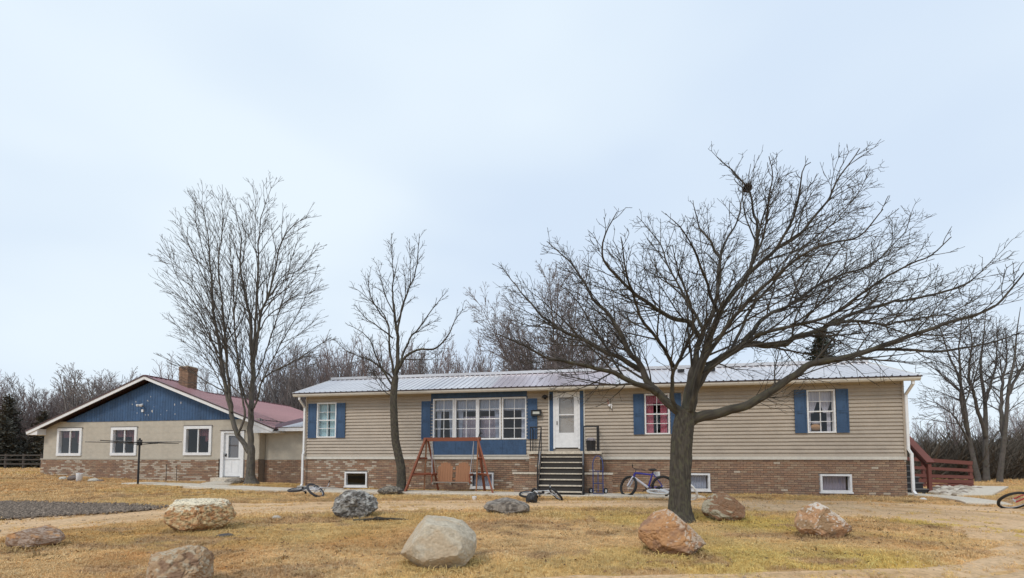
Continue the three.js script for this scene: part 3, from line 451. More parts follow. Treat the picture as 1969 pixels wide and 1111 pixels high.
// ---------------------------------------------------------------- the long ranch house
const LEN = 21.69, DEP = 4.3;
const house = thing('ranch_house', 'long low house with beige lap siding, blue shutters and brick base', 'house', [HO[0], 0, HO[1]], -HA);
{
  const upper = [[0.51, 1.39, 2.08, 3.52], [5.53, 6.38, 1.96, 3.56], [6.40, 8.24, 1.96, 3.56], [8.28, 9.22, 1.96, 3.56], [10.23, 11.21, 1.6, 3.70], [13.51, 14.37, 2.1, 3.56], [18.80, 19.66, 2.1, 3.56]];
  const lower = [[1.80, 2.79, 0.10, 0.71], [7.05, 7.97, 0.11, 0.71], [14.75, 15.68, 0.12, 0.73], [19.12, 20.08, 0.12, 0.73]];
  obj('wall', [wallWithHoles(0.01, LEN - 0.01, 1.2, 3.8, upper, -0.005, 0.11), span(0.01, 0.11, 1.2, 3.8, -DEP, -0.12), span(LEN - 0.11, LEN - 0.01, 1.2, 3.8, -DEP, -0.12), span(0.11, LEN - 0.11, 1.2, 3.8, -DEP, -DEP + 0.1)], M.siding, house);
  obj('foundation', [wallWithHoles(0.05, LEN - 0.05, -0.2, 1.22, lower, -0.085, 0.12), span(0.05, 0.15, -0.2, 1.2, -DEP, -0.21), span(LEN - 0.15, LEN - 0.05, -0.2, 1.2, -DEP, -0.21), span(0.15, LEN - 0.15, -0.2, 1.2, -DEP, -DEP + 0.1)], M.mortar, house);
  obj('mortar_joints', wallWithHoles(0.02, LEN - 0.02, -0.2, 1.2, lower, -0.03, 0.05), M.mortar, house);
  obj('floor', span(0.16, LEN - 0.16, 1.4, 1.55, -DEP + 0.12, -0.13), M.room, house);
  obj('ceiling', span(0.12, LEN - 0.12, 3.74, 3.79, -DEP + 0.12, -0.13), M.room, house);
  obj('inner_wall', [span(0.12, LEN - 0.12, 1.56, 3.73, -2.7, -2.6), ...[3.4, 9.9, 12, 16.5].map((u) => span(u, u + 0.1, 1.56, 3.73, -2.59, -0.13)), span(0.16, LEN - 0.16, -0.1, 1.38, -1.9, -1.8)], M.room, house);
  brickwork(house, 0, LEN, 0, 1.2, lower.map(([a, b, c, d]) => [a, b, c, d]), 77, (x) => x > 18.15, (x, y) => 0.13 * sstep(15, 2, x) + 0.02);
  const blueBits = [[5.44, 9.24, 3.5, 3.82], [5.53, 9.22, 1.36, 1.96]];
  lapSiding(house, 0.06, LEN - 0.06, 1.31, 3.72, 0.127, 0.04, [...upper, ...blueBits, [10.05, 11.39, 1.2, 3.8]], M.siding, 31);
  for (const [a, b] of [[0, 10.04], [11.4, LEN]]) obj('starter_trim', span(a, b, 1.205, 1.31, 0, 0.044), M.cream, house);
  for (const [a, b] of [[0.06, 5.43], [9.25, 10.04], [11.4, LEN - 0.06]]) obj('frieze_trim', span(a, b, 3.72, 3.79, 0, 0.03), M.siding, house);
  for (const u of [0, LEN - 0.06]) obj('corner_trim', span(u, u + 0.06, 1.312, 3.79, 0, 0.05), M.siding, house);
  // blue panels over and under the wide window
  obj('blue_header', span(5.44, 9.24, 3.58, 3.8, 0.0, 0.035), M.blue, house);
  for (let i = 0; i < 4; i++) obj('blue_panel', span(5.55 + i * 0.917, 5.55 + (i + 1) * 0.917 - 0.008, 1.38, 1.94, 0, 0.04), M.blue, house);
  obj('panel_trim', span(5.50, 9.25, 1.335, 1.375, 0, 0.055), M.cream, house);
  for (const [a, b] of [[5.44, 5.53], [9.22, 9.26]]) obj('blue_mullion', span(a, b, 1.96, 3.58, 0, 0.036), M.blue, house);
  // windows
  const cw = (m) => [{ mat: m, w: 0.5, h: 1, x: -0.26, y: 0, folds: 5 }, { mat: m, w: 0.42, h: 1, x: 0.28, y: 0, folds: 4 }];
  const tw = windowUnit(house, ...upper[0], { curtains: cw(C.teal) }); tw.userData.label = 'small paned window with pale blue curtains drawn';
  const sw = [{ mat: C.sheer, w: 1, h: 0.3, x: 0, y: 0.36, folds: 7, name: 'valance' }, { mat: C.sheer, w: 0.3, h: 1, x: -0.34, y: 0, folds: 4, flare: 0.5, z: 0.05 }, { mat: C.sheer, w: 0.3, h: 1, x: 0.34, y: 0, folds: 4, flare: 0.5, z: 0.05 }];
  windowUnit(house, ...upper[1], { curtains: sw });
  const pw = [6.40, 7.32, 8.24];
  for (let i = 0; i < 2; i++) windowUnit(house, pw[i] + (i ? 0.002 : 0), pw[i + 1], 1.96, 3.56, { curtains: i ? [sw[0], sw[2], { mat: C.lilac, w: 1, h: 0.55, x: 0, y: -0.2, folds: 9, z: 0.1 }] : [sw[0], sw[1], { mat: C.lilac, w: 1, h: 0.55, x: 0, y: -0.2, folds: 9, z: 0.1 }], trim: 0.06 });
  windowUnit(house, ...upper[3], { curtains: [sw[0], { mat: C.sheer, w: 0.18, h: 1, x: 0.4, y: 0, folds: 3 }] });
  const pk = windowUnit(house, ...upper[5], { curtains: [{ mat: C.pink, w: 0.36, h: 1, x: -0.31, y: 0, folds: 4 }, { mat: C.pink, w: 0.3, h: 1, x: 0.33, y: 0, folds: 4 }, { mat: C.pink, w: 1, h: 0.2, x: 0, y: 0.4, folds: 7, name: 'valance', z: 0.04 }] }); pk.userData.label = 'paned window with bright pink curtains behind the trunk';
  const rw = windowUnit(house, ...upper[6], { curtains: [{ mat: C.lace, w: 1, h: 0.26, x: 0, y: 0.37, folds: 8, name: 'valance' }, { mat: C.lace, w: 0.44, h: 0.3, x: -0.28, y: 0.12, folds: 3, flare: 0.6, z: 0.02 }, { mat: C.lace, w: 0.44, h: 0.3, x: 0.28, y: 0.12, folds: 3, flare: 0.6, z: 0.02 }, { mat: C.lace, w: 0.16, h: 0.5, x: -0.4, y: -0.25, folds: 2 }, { mat: C.lace, w: 0.16, h: 0.5, x: 0.4, y: -0.25, folds: 2 }] });
  rw.userData.label = 'paned window with white tied curtains';
  const bag = new THREE.SphereGeometry(0.17, 18, 12); bag.scale(1.15, 0.72, 0.6); obj('cushion', bag, std(rgb(0.42, 0.25, 0.13), 0.95), rw).position.set(-0.03, -0.53, -0.3);
  const pad = new THREE.SphereGeometry(0.12, 16, 10); pad.scale(1.3, 0.5, 0.7); obj('towel', pad, C.lace, rw).position.set(-0.02, -0.36, -0.3);
  // shutters
  for (const [a, b, c, d] of [[0.13, 0.50, 2.07, 3.49], [1.40, 1.79, 2.07, 3.49], [5.06, 5.43, 1.98, 3.48], [9.27, 9.63, 1.96, 3.49], [13.12, 13.49, 2.1, 3.56], [14.39, 14.76, 2.1, 3.56], [18.41, 18.78, 2.1, 3.56], [19.68, 20.05, 2.1, 3.56]]) shutter(house, a, b, c, d);
  // basement windows: one broad pane each
  lower.forEach(([a, b, c, d], i) => windowUnit(house, a + 0.01, b - 0.01, c + 0.01, d - 0.01, { cols: 1, rows: 1, trim: 0.06, sill: true, curtains: i ? [{ mat: i === 3 ? C.lilac : C.sheer, w: 0.98, h: 1, x: 0, y: 0, folds: 9, z: 0.03 }] : [] }));
  // storm door
  const door = part('storm_door', house, [10.72, 2.65, 0]), W = 0.84, H = 2.02, gx = 0.275, gy0 = -0.46, gy1 = 0.86;
  obj('panel', [span(-W / 2, -gx, -H / 2, H / 2, 0.0, 0.045), span(gx, W / 2, -H / 2, H / 2, 0.0, 0.045), span(-gx, gx, gy1, H / 2, 0.0, 0.045), span(-gx, gx, -H / 2, gy0, 0.0, 0.045), span(-gx, gx, 0.19, 0.23, 0.004, 0.04)], M.white, door);
  for (const [a, b] of [[gy0, 0.19], [0.23, gy1]]) obj('pane', span(-gx, gx, a, b, 0.015, 0.02), M.glass, door);
  obj('inner_door', [span(-W / 2 + 0.01, W / 2 - 0.01, -H / 2, H / 2, -0.09, -0.05)], std(rgb(0.36, 0.33, 0.29), 0.6, { map: rep(texMottle, 2) }), door);
  obj('handle', [box(0.025, 0.14, 0.03, -W / 2 + 0.07, -0.1, 0.06), rod([-W / 2 + 0.07, -0.08, 0.06], [-W / 2 + 0.07, -0.08, 0.1], 0.012)], M.black, door);
  obj('hinge', [box(0.03, 0.09, 0.03, W / 2 + 0.005, 0.78, 0.04), box(0.03, 0.09, 0.03, W / 2 + 0.005, -0.7, 0.04)], M.white, door);
  obj('door_frame', [span(10.23, 10.295, 1.6, 3.7, -0.04, 0.05), span(11.145, 11.21, 1.6, 3.7, -0.04, 0.05), span(10.295, 11.145, 3.665, 3.7, -0.04, 0.05)], M.white, house);
  obj('door_side_trim', [span(10.09, 10.228, 1.5, 3.74, 0, 0.046)], M.blue, house); obj('door_side_trim', [span(11.212, 11.345, 1.5, 3.74, 0, 0.046)], M.blue, house);
  obj('door_edge_trim', [span(10.045, 10.088, 1.4, 3.79, 0, 0.05), span(11.347, 11.39, 1.4, 3.79, 0, 0.05), span(10.09, 11.345, 3.742, 3.79, 0, 0.05)], M.cream, house);
  const lamp = part('porch_lamp', house, [9.93, 3.5, 0.04]);
  obj('bracket', [box(0.1, 0.14, 0.03, 0, 0.02, 0.01), rod([0, 0.04, 0.02], [0, 0.09, 0.12], 0.012)], M.iron, lamp); const sh = new THREE.LatheGeometry([[0.03, 0.1], [0.09, 0.07], [0.12, 0], [0.115, 0]].map((p) => new THREE.Vector2(...p)), 14); obj('shade', sh, M.iron, lamp).position.set(0, 0, 0.13);
  const l2 = part('door_lamp', house, [10.14, 3.5, 0.03]); obj('bracket', box(0.06, 0.09, 0.05, 0, 0.08, 0.02), M.iron, l2); obj('lantern', [new THREE.CylinderGeometry(0.035, 0.045, 0.15, 8).translate(0, 0, 0.07), new THREE.ConeGeometry(0.06, 0.06, 8).translate(0, 0.1, 0.07)], M.iron, l2);
  // eave: soffit, fascia, gutter; then the ribbed roof
  const E0 = -0.27, E1 = LEN + 0.2, ey = 3.875, ridge = 4.86, rn = -DEP / 2, en = 0.42;
  obj('soffit', span(E0, E1, 3.8, 3.815, 0.001, en - 0.02), M.cream, house);
  obj('fascia', span(E0, E1, 3.74, 3.84, en - 0.02, en), M.cream, house);
  const gs = new THREE.Shape([[0, 0], [0.07, 0.01], [0.1, 0.06], [0.1, 0.11], [0.09, 0.11], [0.088, 0.065], [0.062, 0.022], [0, 0.014]].map((p) => new THREE.Vector2(...p)));
  const gg = new THREE.ExtrudeGeometry(gs, { depth: E1 - E0, bevelEnabled: false }); gg.rotateY(-Math.PI / 2); gg.scale(1, 1, 1); gg.translate(E1, 3.735, en + 0.001);
  obj('gutter', uvm(gg), M.cream, house).position.y = -0.012;
  const sl = Math.hypot(en + 0.12 - rn, ridge - ey), ang = Math.atan2(ridge - ey, en + 0.12 - rn), pw2 = 0.9144;
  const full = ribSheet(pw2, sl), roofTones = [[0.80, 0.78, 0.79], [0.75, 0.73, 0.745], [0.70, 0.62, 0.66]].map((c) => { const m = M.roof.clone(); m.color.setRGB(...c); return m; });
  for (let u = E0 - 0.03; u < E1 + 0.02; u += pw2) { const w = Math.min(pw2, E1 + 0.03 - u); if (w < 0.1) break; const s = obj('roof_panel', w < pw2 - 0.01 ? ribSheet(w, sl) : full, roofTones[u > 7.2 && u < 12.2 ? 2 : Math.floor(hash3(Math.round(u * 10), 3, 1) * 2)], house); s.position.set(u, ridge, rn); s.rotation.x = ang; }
  const back = ribSheet(E1 - E0 + 0.06, sl); const bk = obj('rear_roof', back, M.roof, house); bk.position.set(E1 + 0.03, ridge, rn); bk.rotation.set(ang, Math.PI, 0, 'YXZ');
  obj('roof_deck', (() => { const s = new THREE.Shape([[en + 0.04, ey - 0.03], [rn, ridge - 0.03], [2 * rn - en - 0.04, ey - 0.03], [2 * rn - en - 0.04, ey - 0.05], [rn, ridge - 0.12], [en + 0.04, ey - 0.05]].map((p) => new THREE.Vector2(...p))); const g = new THREE.ExtrudeGeometry(s, { depth: E1 - E0, bevelEnabled: false }); g.rotateY(-Math.PI / 2); g.scale(1, 1, 1); g.translate(E1, 0, 0); return g; })(), M.darkTrim, house);
  for (const u of [E0 - 0.035, E1 + 0.005]) obj('rake_trim', [beam([u + 0.015, ey - 0.012, en + 0.06], [u + 0.015, ridge - 0.012, rn], 0.03, 0.07), beam([u + 0.015, ey - 0.012, 2 * rn - en - 0.06], [u + 0.015, ridge - 0.012, rn], 0.03, 0.07)], M.cream, house);
  for (const u of [0.02, LEN - 0.07]) { const s = new THREE.Shape([[-0.13, 3.8], [rn, 4.72], [-DEP, 3.8]].map((p) => new THREE.Vector2(-p[0], p[1]))); const g = new THREE.ExtrudeGeometry(s, { depth: 0.05, bevelEnabled: false }); g.rotateY(Math.PI / 2); g.translate(u, 0, 0); obj('gable_wall', uvm(g), M.siding, house); }
  obj('drip_edge', span(E0 - 0.03, E1 + 0.03, ey - 0.042, ey - 0.004, en + 0.104, en + 0.116), M.darkTrim, house);
  obj('ridge_cap', beam([E0 - 0.04, ridge + 0.012, rn], [E1 + 0.04, ridge + 0.012, rn], 0.24, 0.02), M.roof, house); obj('ridge_closure', span(E0, E1, ridge - 0.06, ridge - 0.002, rn + 0.03, rn + 0.1), M.darkTrim, house);
  for (const [u, w] of [[15.05, 0.22], [16.2, 0.14]]) { const v = part('roof_vent', house, [u, 0, 0]); const n = -1.35, y = ey + (en + 0.08 - n) * Math.tan(ang); obj('box', box(w, 0.13, 0.2, 0, y + 0.05, n), M.black, v); obj('hood', box(w + 0.05, 0.02, 0.26, 0, y + 0.125, n + 0.01), M.white, v); }
  downspout(house, -0.03, 0, 3.75, 0.08, 1.42); downspout(house, LEN + 0.03, 0, 3.75, 0.1, 1.42);
}
// the mailbox hung on the blue shutter, and the ornament on the siding
{
  const b = thing('mailbox', 'small black mailbox with pale papers hung beside the front door', 'mailbox', [hw(9.6, 0.03)[0], 2.83, hw(9.6, 0.03)[1]], -HA);
  obj('case', [span(-0.19, 0.19, 0, 0.17, 0.05, 0.15), beam([-0.2, 0.18, 0.05], [0.2, 0.18, 0.05], 0.03, 0.03)], M.black, b); obj('lid', [beam([-0.195, 0.2, 0.1], [0.195, 0.2, 0.1], 0.02, 0.13)], M.black, b);
  obj('paper', [span(-0.12, 0.13, 0.06, 0.15, 0.152, 0.157)], std(rgb(0.5, 0.52, 0.48), 0.8), b);
  const o = thing('wall_ornament', 'small white hanging ornament with a red cord on the beige siding', 'ornament', [hw(12.3, 0.02)[0], 3.0, hw(12.3, 0.02)[1]], -HA);
  obj('cord', [rod([-0.05, 0.16, 0.05], [-0.09, 0.4, 0.03], 0.008), rod([-0.05, 0.16, 0.05], [0.03, 0.2, 0.05], 0.006)], std(rgb(0.45, 0.06, 0.05), 0.8), o);
  obj('body', [new THREE.SphereGeometry(0.07, 14, 10).scale(1.2, 0.8, 0.5).translate(0, 0.17, 0.06), box(0.04, 0.09, 0.03, 0.05, 0.1, 0.06)], M.white, o);
  obj('tail', [rod([0.05, 0.06, 0.06], [0.09, -0.06, 0.05], 0.012, 0.006)], std(rgb(0.12, 0.09, 0.08), 0.8), o);
}
// front stoop: brick platform, concrete cap, eight risers, iron rails
const stoop = thing('front_stoop', 'brick stoop with dark steps and black iron rails at the front door', 'porch steps', [HO[0], 0, HO[1]], -HA);
{
  const s = stoop, U0 = 9.4, U1 = 11.93, top = 1.5, pn = 0.82, sx0 = 9.9, sx1 = 11.3;
  obj('platform_core', [span(U0 + 0.06, U1 - 0.06, -0.1, top - 0.11, 0.06, pn - 0.06)], M.mortar, s);
  obj('platform_cap', [span(U0 - 0.03, U1 + 0.03, top - 0.1, top, 0.05, pn + 0.03)], M.concrete, s);
  brickwork(s, U0 + 0.02, sx0 - 0.01, 0, top - 0.105, [], 5, () => true, () => 0.04, part('platform_brick', s, [0, 0, pn - 0.035]));
  brickwork(s, sx1 + 0.01, U1 - 0.02, 0, top - 0.105, [], 6, () => true, () => 0.04, part('platform_brick', s, [0, 0, pn - 0.035]));
  for (const [a, b, k] of [[8.92, sx0 - 0.03, 11], [sx1 + 0.03, 12.32, 12]]) { // low planter walls either side of the steps
    obj('side_wall', span(a + 0.03, b - 0.03, -0.1, 0.7, pn + 0.04, 1.16), M.mortar, s); obj('wall_cap', span(a - 0.02, b, 0.7, 0.755, pn + 0.02, 1.23), M.concrete, s);
    brickwork(s, a + 0.01, b - 0.01, 0, 0.695, [], k, () => true, () => 0.03, part('side_wall_brick', s, [0, 0, 1.185]));
  }
  const rise = top / 8, tread = 0.175, dark = std(rgb(0.05, 0.045, 0.042), 0.9, { map: rep(texGrit, 1.5) });
  for (let i = 0; i < 7; i++) { const y = top - (i + 1) * rise, n0 = pn + 0.035 + i * tread; obj('step', [span(sx0 + 0.02, sx1 - 0.02, Math.max(-0.05, y - rise - 0.05), y - 0.035, n0, n0 + tread - 0.03)], dark, s); obj('tread', [span(sx0, sx1, y - 0.035, y, n0, n0 + tread + 0.012)], M.concrete, s); }
  for (const x of [sx0 - 0.02, sx1 + 0.02]) obj('stringer', beam([x, -0.03, pn + 7 * tread + 0.05], [x, top - 0.22, pn + 0.03], 0.035, 0.2), dark, s);
  const post = (u, n, y0, y1, r = 0.018) => rod([u, y0, n], [u, y1, n], r);
  const rt = top + 0.86;
  obj('railing', [post(9.47, 0.78, top, rt), post(9.67, 0.78, top, rt, 0.014), post(9.86, 0.78, top, rt), post(9.47, 0.12, top, rt), rod([9.47, rt, 0.12], [9.47, rt, 0.78], 0.018), rod([9.47, rt, 0.78], [9.86, rt, 0.78], 0.02), rod([9.47, top + 0.12, 0.78], [9.86, top + 0.12, 0.78], 0.012)], M.iron, s);
  obj('railing', [post(11.36, 0.78, top, rt), post(11.82, 0.78, top, rt, 0.024), post(11.87, 0.78, top, rt, 0.018), post(11.87, 0.12, top, rt), rod([11.87, rt, 0.12], [11.87, rt, 0.78], 0.018), rod([11.36, rt, 0.78], [11.87, rt, 0.78], 0.022)], M.iron, s);
  const hn = pn + 7 * tread - 0.1;
  for (const u of [9.86, 11.36]) { obj('handrail', [rod([u, rt, 0.78], [u, 0.98, hn], 0.02), rod([u, top + 0.1, 0.78], [u, 0.5, hn], 0.012)], M.iron, s); obj('newel_post', post(u, hn, 0, 1.0, 0.022), M.iron, s); obj('kick_rail', rod([u - 0.03, top - 0.02, pn + 0.05], [u - 0.03, 1.02, pn + 0.42], 0.016), M.steel, s); }
}
{ // the black bin on the stoop
  const p = hw(11.6, 0.45), b = thing('porch_bin', 'black ribbed bin with a pale cloth heaped in it on the stoop', 'bin', [p[0], 1.5, p[1]], -HA);
  const g = new THREE.CylinderGeometry(0.18, 0.15, 0.36, 18, 1, true); obj('bucket', [g.translate(0, 0.18, 0), new THREE.CylinderGeometry(0.15, 0.15, 0.01, 18).translate(0, 0.006, 0)], M.black, b); obj('rim', new THREE.TorusGeometry(0.182, 0.014, 6, 20).rotateX(Math.PI / 2).translate(0, 0.36, 0), M.black, b);
  const c = new THREE.IcosahedronGeometry(0.15, 4), q = c.attributes.position; for (let i = 0; i < q.count; i++) { const k = 0.75 + 0.5 * fbm(q.getX(i) * 14, q.getY(i) * 14, q.getZ(i) * 14, 2); q.setXYZ(i, q.getX(i) * k, q.getY(i) * k * 0.55, q.getZ(i) * k); } c.computeVertexNormals(); obj('cloth', c.translate(0, 0.4, 0), std(rgb(0.3, 0.27, 0.29), 0.95), b);
}

// ---------------------------------------------------------------- the gabled building on the left and the link to the house
const GO = [-23.48, -21.91];
const gw = (u, n) => [GO[0] + Math.cos(HA) * u - Math.sin(HA) * n, GO[1] + Math.sin(HA) * u + Math.cos(HA) * n];
const gable = thing('gabled_building', 'tan building with a broad blue gable, white trim and red metal roof', 'building', [GO[0], 0, GO[1]], -HA);
{
  const b = gable, W = 12.25, D = 9.8, wt = 3.04, pk = 6.35, rY = 5.1, tanp = 0.372;
  const RR = 4.8, eave = (u) => rY - tanp * Math.abs(u - pk);
  const wins = [[0.87, 2.37, 1.35, 2.71], [4.12, 5.62, 1.36, 2.72], [8.26, 9.76, 1.37, 2.73]], door = [10.28, 11.49, 0.38, 2.48];
  obj('wall', [wallWithHoles(0.01, W, 1.18, wt, [...wins, [door[0], door[1], 1.18, door[3]]], 0, 0.12), span(0.01, 0.13, 1.18, wt - 0.25, -D, -0.121), span(W - 0.12, W, 1.18, wt - 0.25, -D, -0.121), span(0.13, W - 0.12, 1.18, wt, -D, -D + 0.12)], M.stucco, b);
  lapSiding(b, 0.03, W - 0.02, 1.22, wt - 0.02, 0.305, 0.006, [...wins.map(([p, q, r, s]) => [p - 0.02, q + 0.02, r - 0.02, s + 0.02]), door], M.stucco, 19);
  obj('foundation', [span(-0.02, door[0], -0.3, 1.17, -0.12, -0.03), span(door[1], W, -0.3, 1.17, -0.12, -0.03), span(-0.02, 0.12, -0.3, 1.17, -D, -0.121), span(W - 0.12, W, -0.3, 1.17, -D, -0.121), span(0.12, W - 0.12, -0.3, 1.17, -D, -D + 0.12), span(door[0], door[1], -0.3, 0.36, -0.13, -0.031)], M.mortar, b);
  brickwork(b, -0.06, door[0] - 0.09, 0.0, 1.16, [], 41, (x, y) => x > 5.2 && y > 0.1 && Math.abs(x) < 9.99 && hash3(Math.round(x * 20), Math.round(y * 40), 3) < 0.75, () => 0.3, part('brick_base', b, [0, 0, 0.04]));
  brickwork(b, door[1] + 0.06, W, 0.0, 1.16, [], 42, () => false, () => 0.16, part('brick_base', b, [0, 0, 0.04]));
  obj('water_table', [span(-0.08, door[0] - 0.08, 1.165, 1.215, 0.001, 0.06), span(door[1] + 0.06, W, 1.165, 1.215, 0.001, 0.06)], M.stucco, b);
  // room behind the windows
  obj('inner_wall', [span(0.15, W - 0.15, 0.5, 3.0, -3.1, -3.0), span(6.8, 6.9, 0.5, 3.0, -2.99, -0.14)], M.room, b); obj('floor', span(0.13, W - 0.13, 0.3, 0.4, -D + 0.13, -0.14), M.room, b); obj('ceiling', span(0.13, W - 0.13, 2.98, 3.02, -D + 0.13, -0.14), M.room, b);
  const red = cloth(0.13, 0.035, 0.045);
  wins.forEach((w, i) => windowUnit(b, ...w, { cols: 2, rows: 1, trim: 0.13, slider: true, curtains: [{ mat: red, w: i === 1 ? 1 : 0.6, h: 0.3, x: i === 1 ? 0 : 0.2 * (i ? 1 : -1), y: 0.35, folds: 7, name: 'valance' }, { mat: red, w: 0.22, h: 0.5, x: 0.3, y: 0.22, folds: 3, z: 0.03 }] }));
  for (const w of wins) obj('drip_cap', span(w[0] - 0.03, w[1] + 0.03, w[3] + 0.002, w[3] + 0.03, 0.0, 0.05), M.darkTrim, b);
  // white door with a half light
  const d = part('entry_door', b, [(door[0] + door[1]) / 2, 0.40, 0]), dw = 0.9;
  const pan = [span(-dw / 2, dw / 2, 0.0, 0.86, -0.08, -0.03), span(-dw / 2, -0.27, 0.86, 2.0, -0.08, -0.03), span(0.27, dw / 2, 0.86, 2.0, -0.08, -0.03), span(-0.27, 0.27, 1.87, 2.0, -0.08, -0.03)];
  for (const x of [-0.19, 0.19]) pan.push(span(x - 0.13, x + 0.13, 0.2, 0.72, -0.03, -0.018));
  obj('panel', pan, M.white, d); obj('pane', span(-0.27, 0.27, 0.86, 1.87, -0.06, -0.055), M.glass, d); obj('blind', span(-0.26, 0.26, 0.87, 1.86, -0.12, -0.115), std(rgb(0.13, 0.12, 0.12), 0.9), d);
  obj('handle', [box(0.06, 0.14, 0.02, -dw / 2 + 0.08, 0.98, -0.02), new THREE.SphereGeometry(0.03, 10, 8).translate(-dw / 2 + 0.08, 0.96, 0.02)], M.black, d);
  obj('door_frame', [span(door[0], door[0] + 0.155, 0.36, door[3], -0.1, 0.055), span(door[1] - 0.155, door[1], 0.36, door[3], -0.1, 0.055), span(door[0] + 0.155, door[1] - 0.155, 2.4, door[3], -0.1, 0.055)], M.white, b);
  obj('door_cap', span(door[0] - 0.04, door[1] + 0.04, door[3] + 0.002, door[3] + 0.035, 0, 0.08), M.darkTrim, b);
  obj('threshold', span(door[0] - 0.05, door[1] + 0.05, 0.22, 0.365, 0.045, 0.5), M.concrete, b);
  // blue gable of narrow upright boards
  obj('gable_backing', (() => { const s = new THREE.Shape([[0, wt], [W, wt], [W, eave(W) - 0.2], [pk, rY - 0.2], [0, eave(0) - 0.2]].map((p) => new THREE.Vector2(...p))); const g = new THREE.ExtrudeGeometry(s, { depth: 0.05, bevelEnabled: false }); g.translate(0, 0, -0.06); return g; })(), M.blueGable, b);
  const bwid = 0.152; const R = mulberry(8), tones = [0.92, 1.0, 1.06, 0.97].map((k) => { const m = M.blueGable.clone(); m.color.multiplyScalar(k); return m; });
  for (let u = 0.02; u < W - 0.02; u += bwid) { const e = Math.min(u + bwid - 0.012, W - 0.02), h0 = eave(u) - 0.19, h1 = eave(e) - 0.19; if (Math.max(h0, h1) < wt + 0.02) continue; const s = new THREE.Shape([[u, wt - 0.03], [e, wt - 0.03], [e, Math.max(h1, wt)], [u, Math.max(h0, wt)]].map((p) => new THREE.Vector2(...p))); const g = new THREE.ExtrudeGeometry(s, { depth: 0.016, bevelEnabled: false }); g.translate(0, 0, 0.008); obj('gable_board', uvm(g), tones[Math.floor(R() * 4)], b); }
  const chip = []; for (let i = 0; i < 16; i++) { const u = pk + (R() - 0.35) * 3.4, y = wt + 0.15 + R() * 1.1, w = 0.02 + R() * 0.03; if (y < eave(u) - 0.4) chip.push(box(w, w * (0.8 + R() * 1.8), 0.003, u, y, 0.0265)); }
  obj('peeled_paint', chip, std(rgb(0.5, 0.5, 0.5), 0.9), b);
  const fl = part('flood_lamp', b, [5.85, 3.78, 0.03]); obj('bracket', [new THREE.CylinderGeometry(0.07, 0.07, 0.03, 14).rotateX(Math.PI / 2), rod([0, 0, 0.02], [0.02, 0.02, 0.09], 0.015)], M.steel, fl);
  for (const s of [-1, 1]) obj('lamp_head', new THREE.LatheGeometry([[0.02, 0], [0.05, 0.06], [0.065, 0.13], [0.05, 0.14], [0, 0.145]].map((p) => new THREE.Vector2(...p)), 12).rotateX(1.9).rotateY(s * 0.5).translate(s * 0.06, 0.0, 0.06), M.white, fl);
  obj('sensor', box(0.09, 0.12, 0.06, 5.92, 3.5, 0.055), M.white, b);
  // roof: two ribbed slopes, white barge boards and boxed eave ends
  const OV = 0.42, uL = -0.5, uR = 13.25, ang = Math.atan(tanp), front = 0.42;
  for (const [s, u] of [[-1, uL], [1, uR]]) {
    const L = Math.abs(u - pk) / Math.cos(ang) + 0.03;
    const half = Math.abs(u - pk), rear = Math.atan((RR - eave(u)) / half);   // the rear part has a lower ridge
    for (let i = 0; i < 11; i++) { const n = front - i * 0.9144, lo = i > 1, sheet = obj('roof_panel', ribSheet(0.9144, lo ? half / Math.cos(rear) + 0.03 : L), M.roofRed, b); sheet.position.set(pk, lo ? RR : rY + 0.02, s > 0 ? n : n - 0.9144); sheet.rotation.set(lo ? rear : ang, s * Math.PI / 2, 0, 'YXZ'); }
    const e = eave(u);
    obj('barge_board', beam([pk + s * 0.005, rY - 0.075, front - 0.02], [u, e - 0.075, front - 0.02], 0.15, 0.035), M.white, b);
    obj('rake_edge', beam([pk, rY + 0.02, front - 0.012], [u + s * 0.02, e + 0.015, front - 0.012], 0.05, 0.075), std(rgb(0.07, 0.03, 0.03), 0.4), b);
    obj('roof_deck', beam([pk, rY - 0.03, -0.55], [u, e - 0.03, -0.55], 0.05, 1.75), M.darkTrim, b); obj('rear_roof_deck', beam([pk, RR - 0.06, -5.5], [u, e - 0.06, -5.5], 0.05, 8.0), M.darkTrim, b); obj('roof_step', beam([pk, (RR + rY) / 2 - 0.05, -1.42], [u, e - 0.02, -1.42], 0.2, 0.03), M.darkTrim, b);
    const w0 = s < 0 ? 0.12 : W - 0.1; const bx = new THREE.Shape([[u, e - 0.17], [w0, e - 0.17], [w0, eave(w0) - 0.1], [u, e - 0.1]].map((p) => new THREE.Vector2(...p))); const g = new THREE.ExtrudeGeometry(bx, { depth: D * 0.98, bevelEnabled: false }); g.translate(0, 0, front - 0.05 - D * 0.98); obj('boxed_eave', uvm(g), M.white, b);
  }
  obj('ridge_cap', [beam([pk, rY + 0.035, front + 0.01], [pk, rY + 0.035, -1.44], 0.2, 0.03), beam([pk, RR + 0.015, -1.42], [pk, RR + 0.015, -D + 0.15], 0.2, 0.03)], std(rgb(0.30, 0.13, 0.15), 0.4), b);
  // chimney of brick with a corbelled top
  const ch = part('chimney', b, [7.27, 0, -1.0]); obj('core', span(-0.24, 0.24, 4.3, 5.7, -0.24, 0.24), M.mortar, ch);
  { const list = []; const R2 = mulberry(12); for (let r = 0; r < 18; r++) { const y = 4.4 + r * BP, big = r > 15 ? 0.025 : 0; for (let i = 0; i < 3; i++) for (const f of [0, 1, 2, 3]) { const t = brickRGB[[0, 1, 3, 5, 8][Math.floor(R2() * 5)]]; const g = box(0.165, BH, 0.03, (i - 1) * 0.177 + (r % 2 ? 0.008 : -0.008), y, 0.25 + big); g.rotateY(f * Math.PI / 2); list.push(tint(g, () => t)); } } const m = obj('brick_courses', list, brickMerged, ch); m.userData.kind = 'stuff'; }
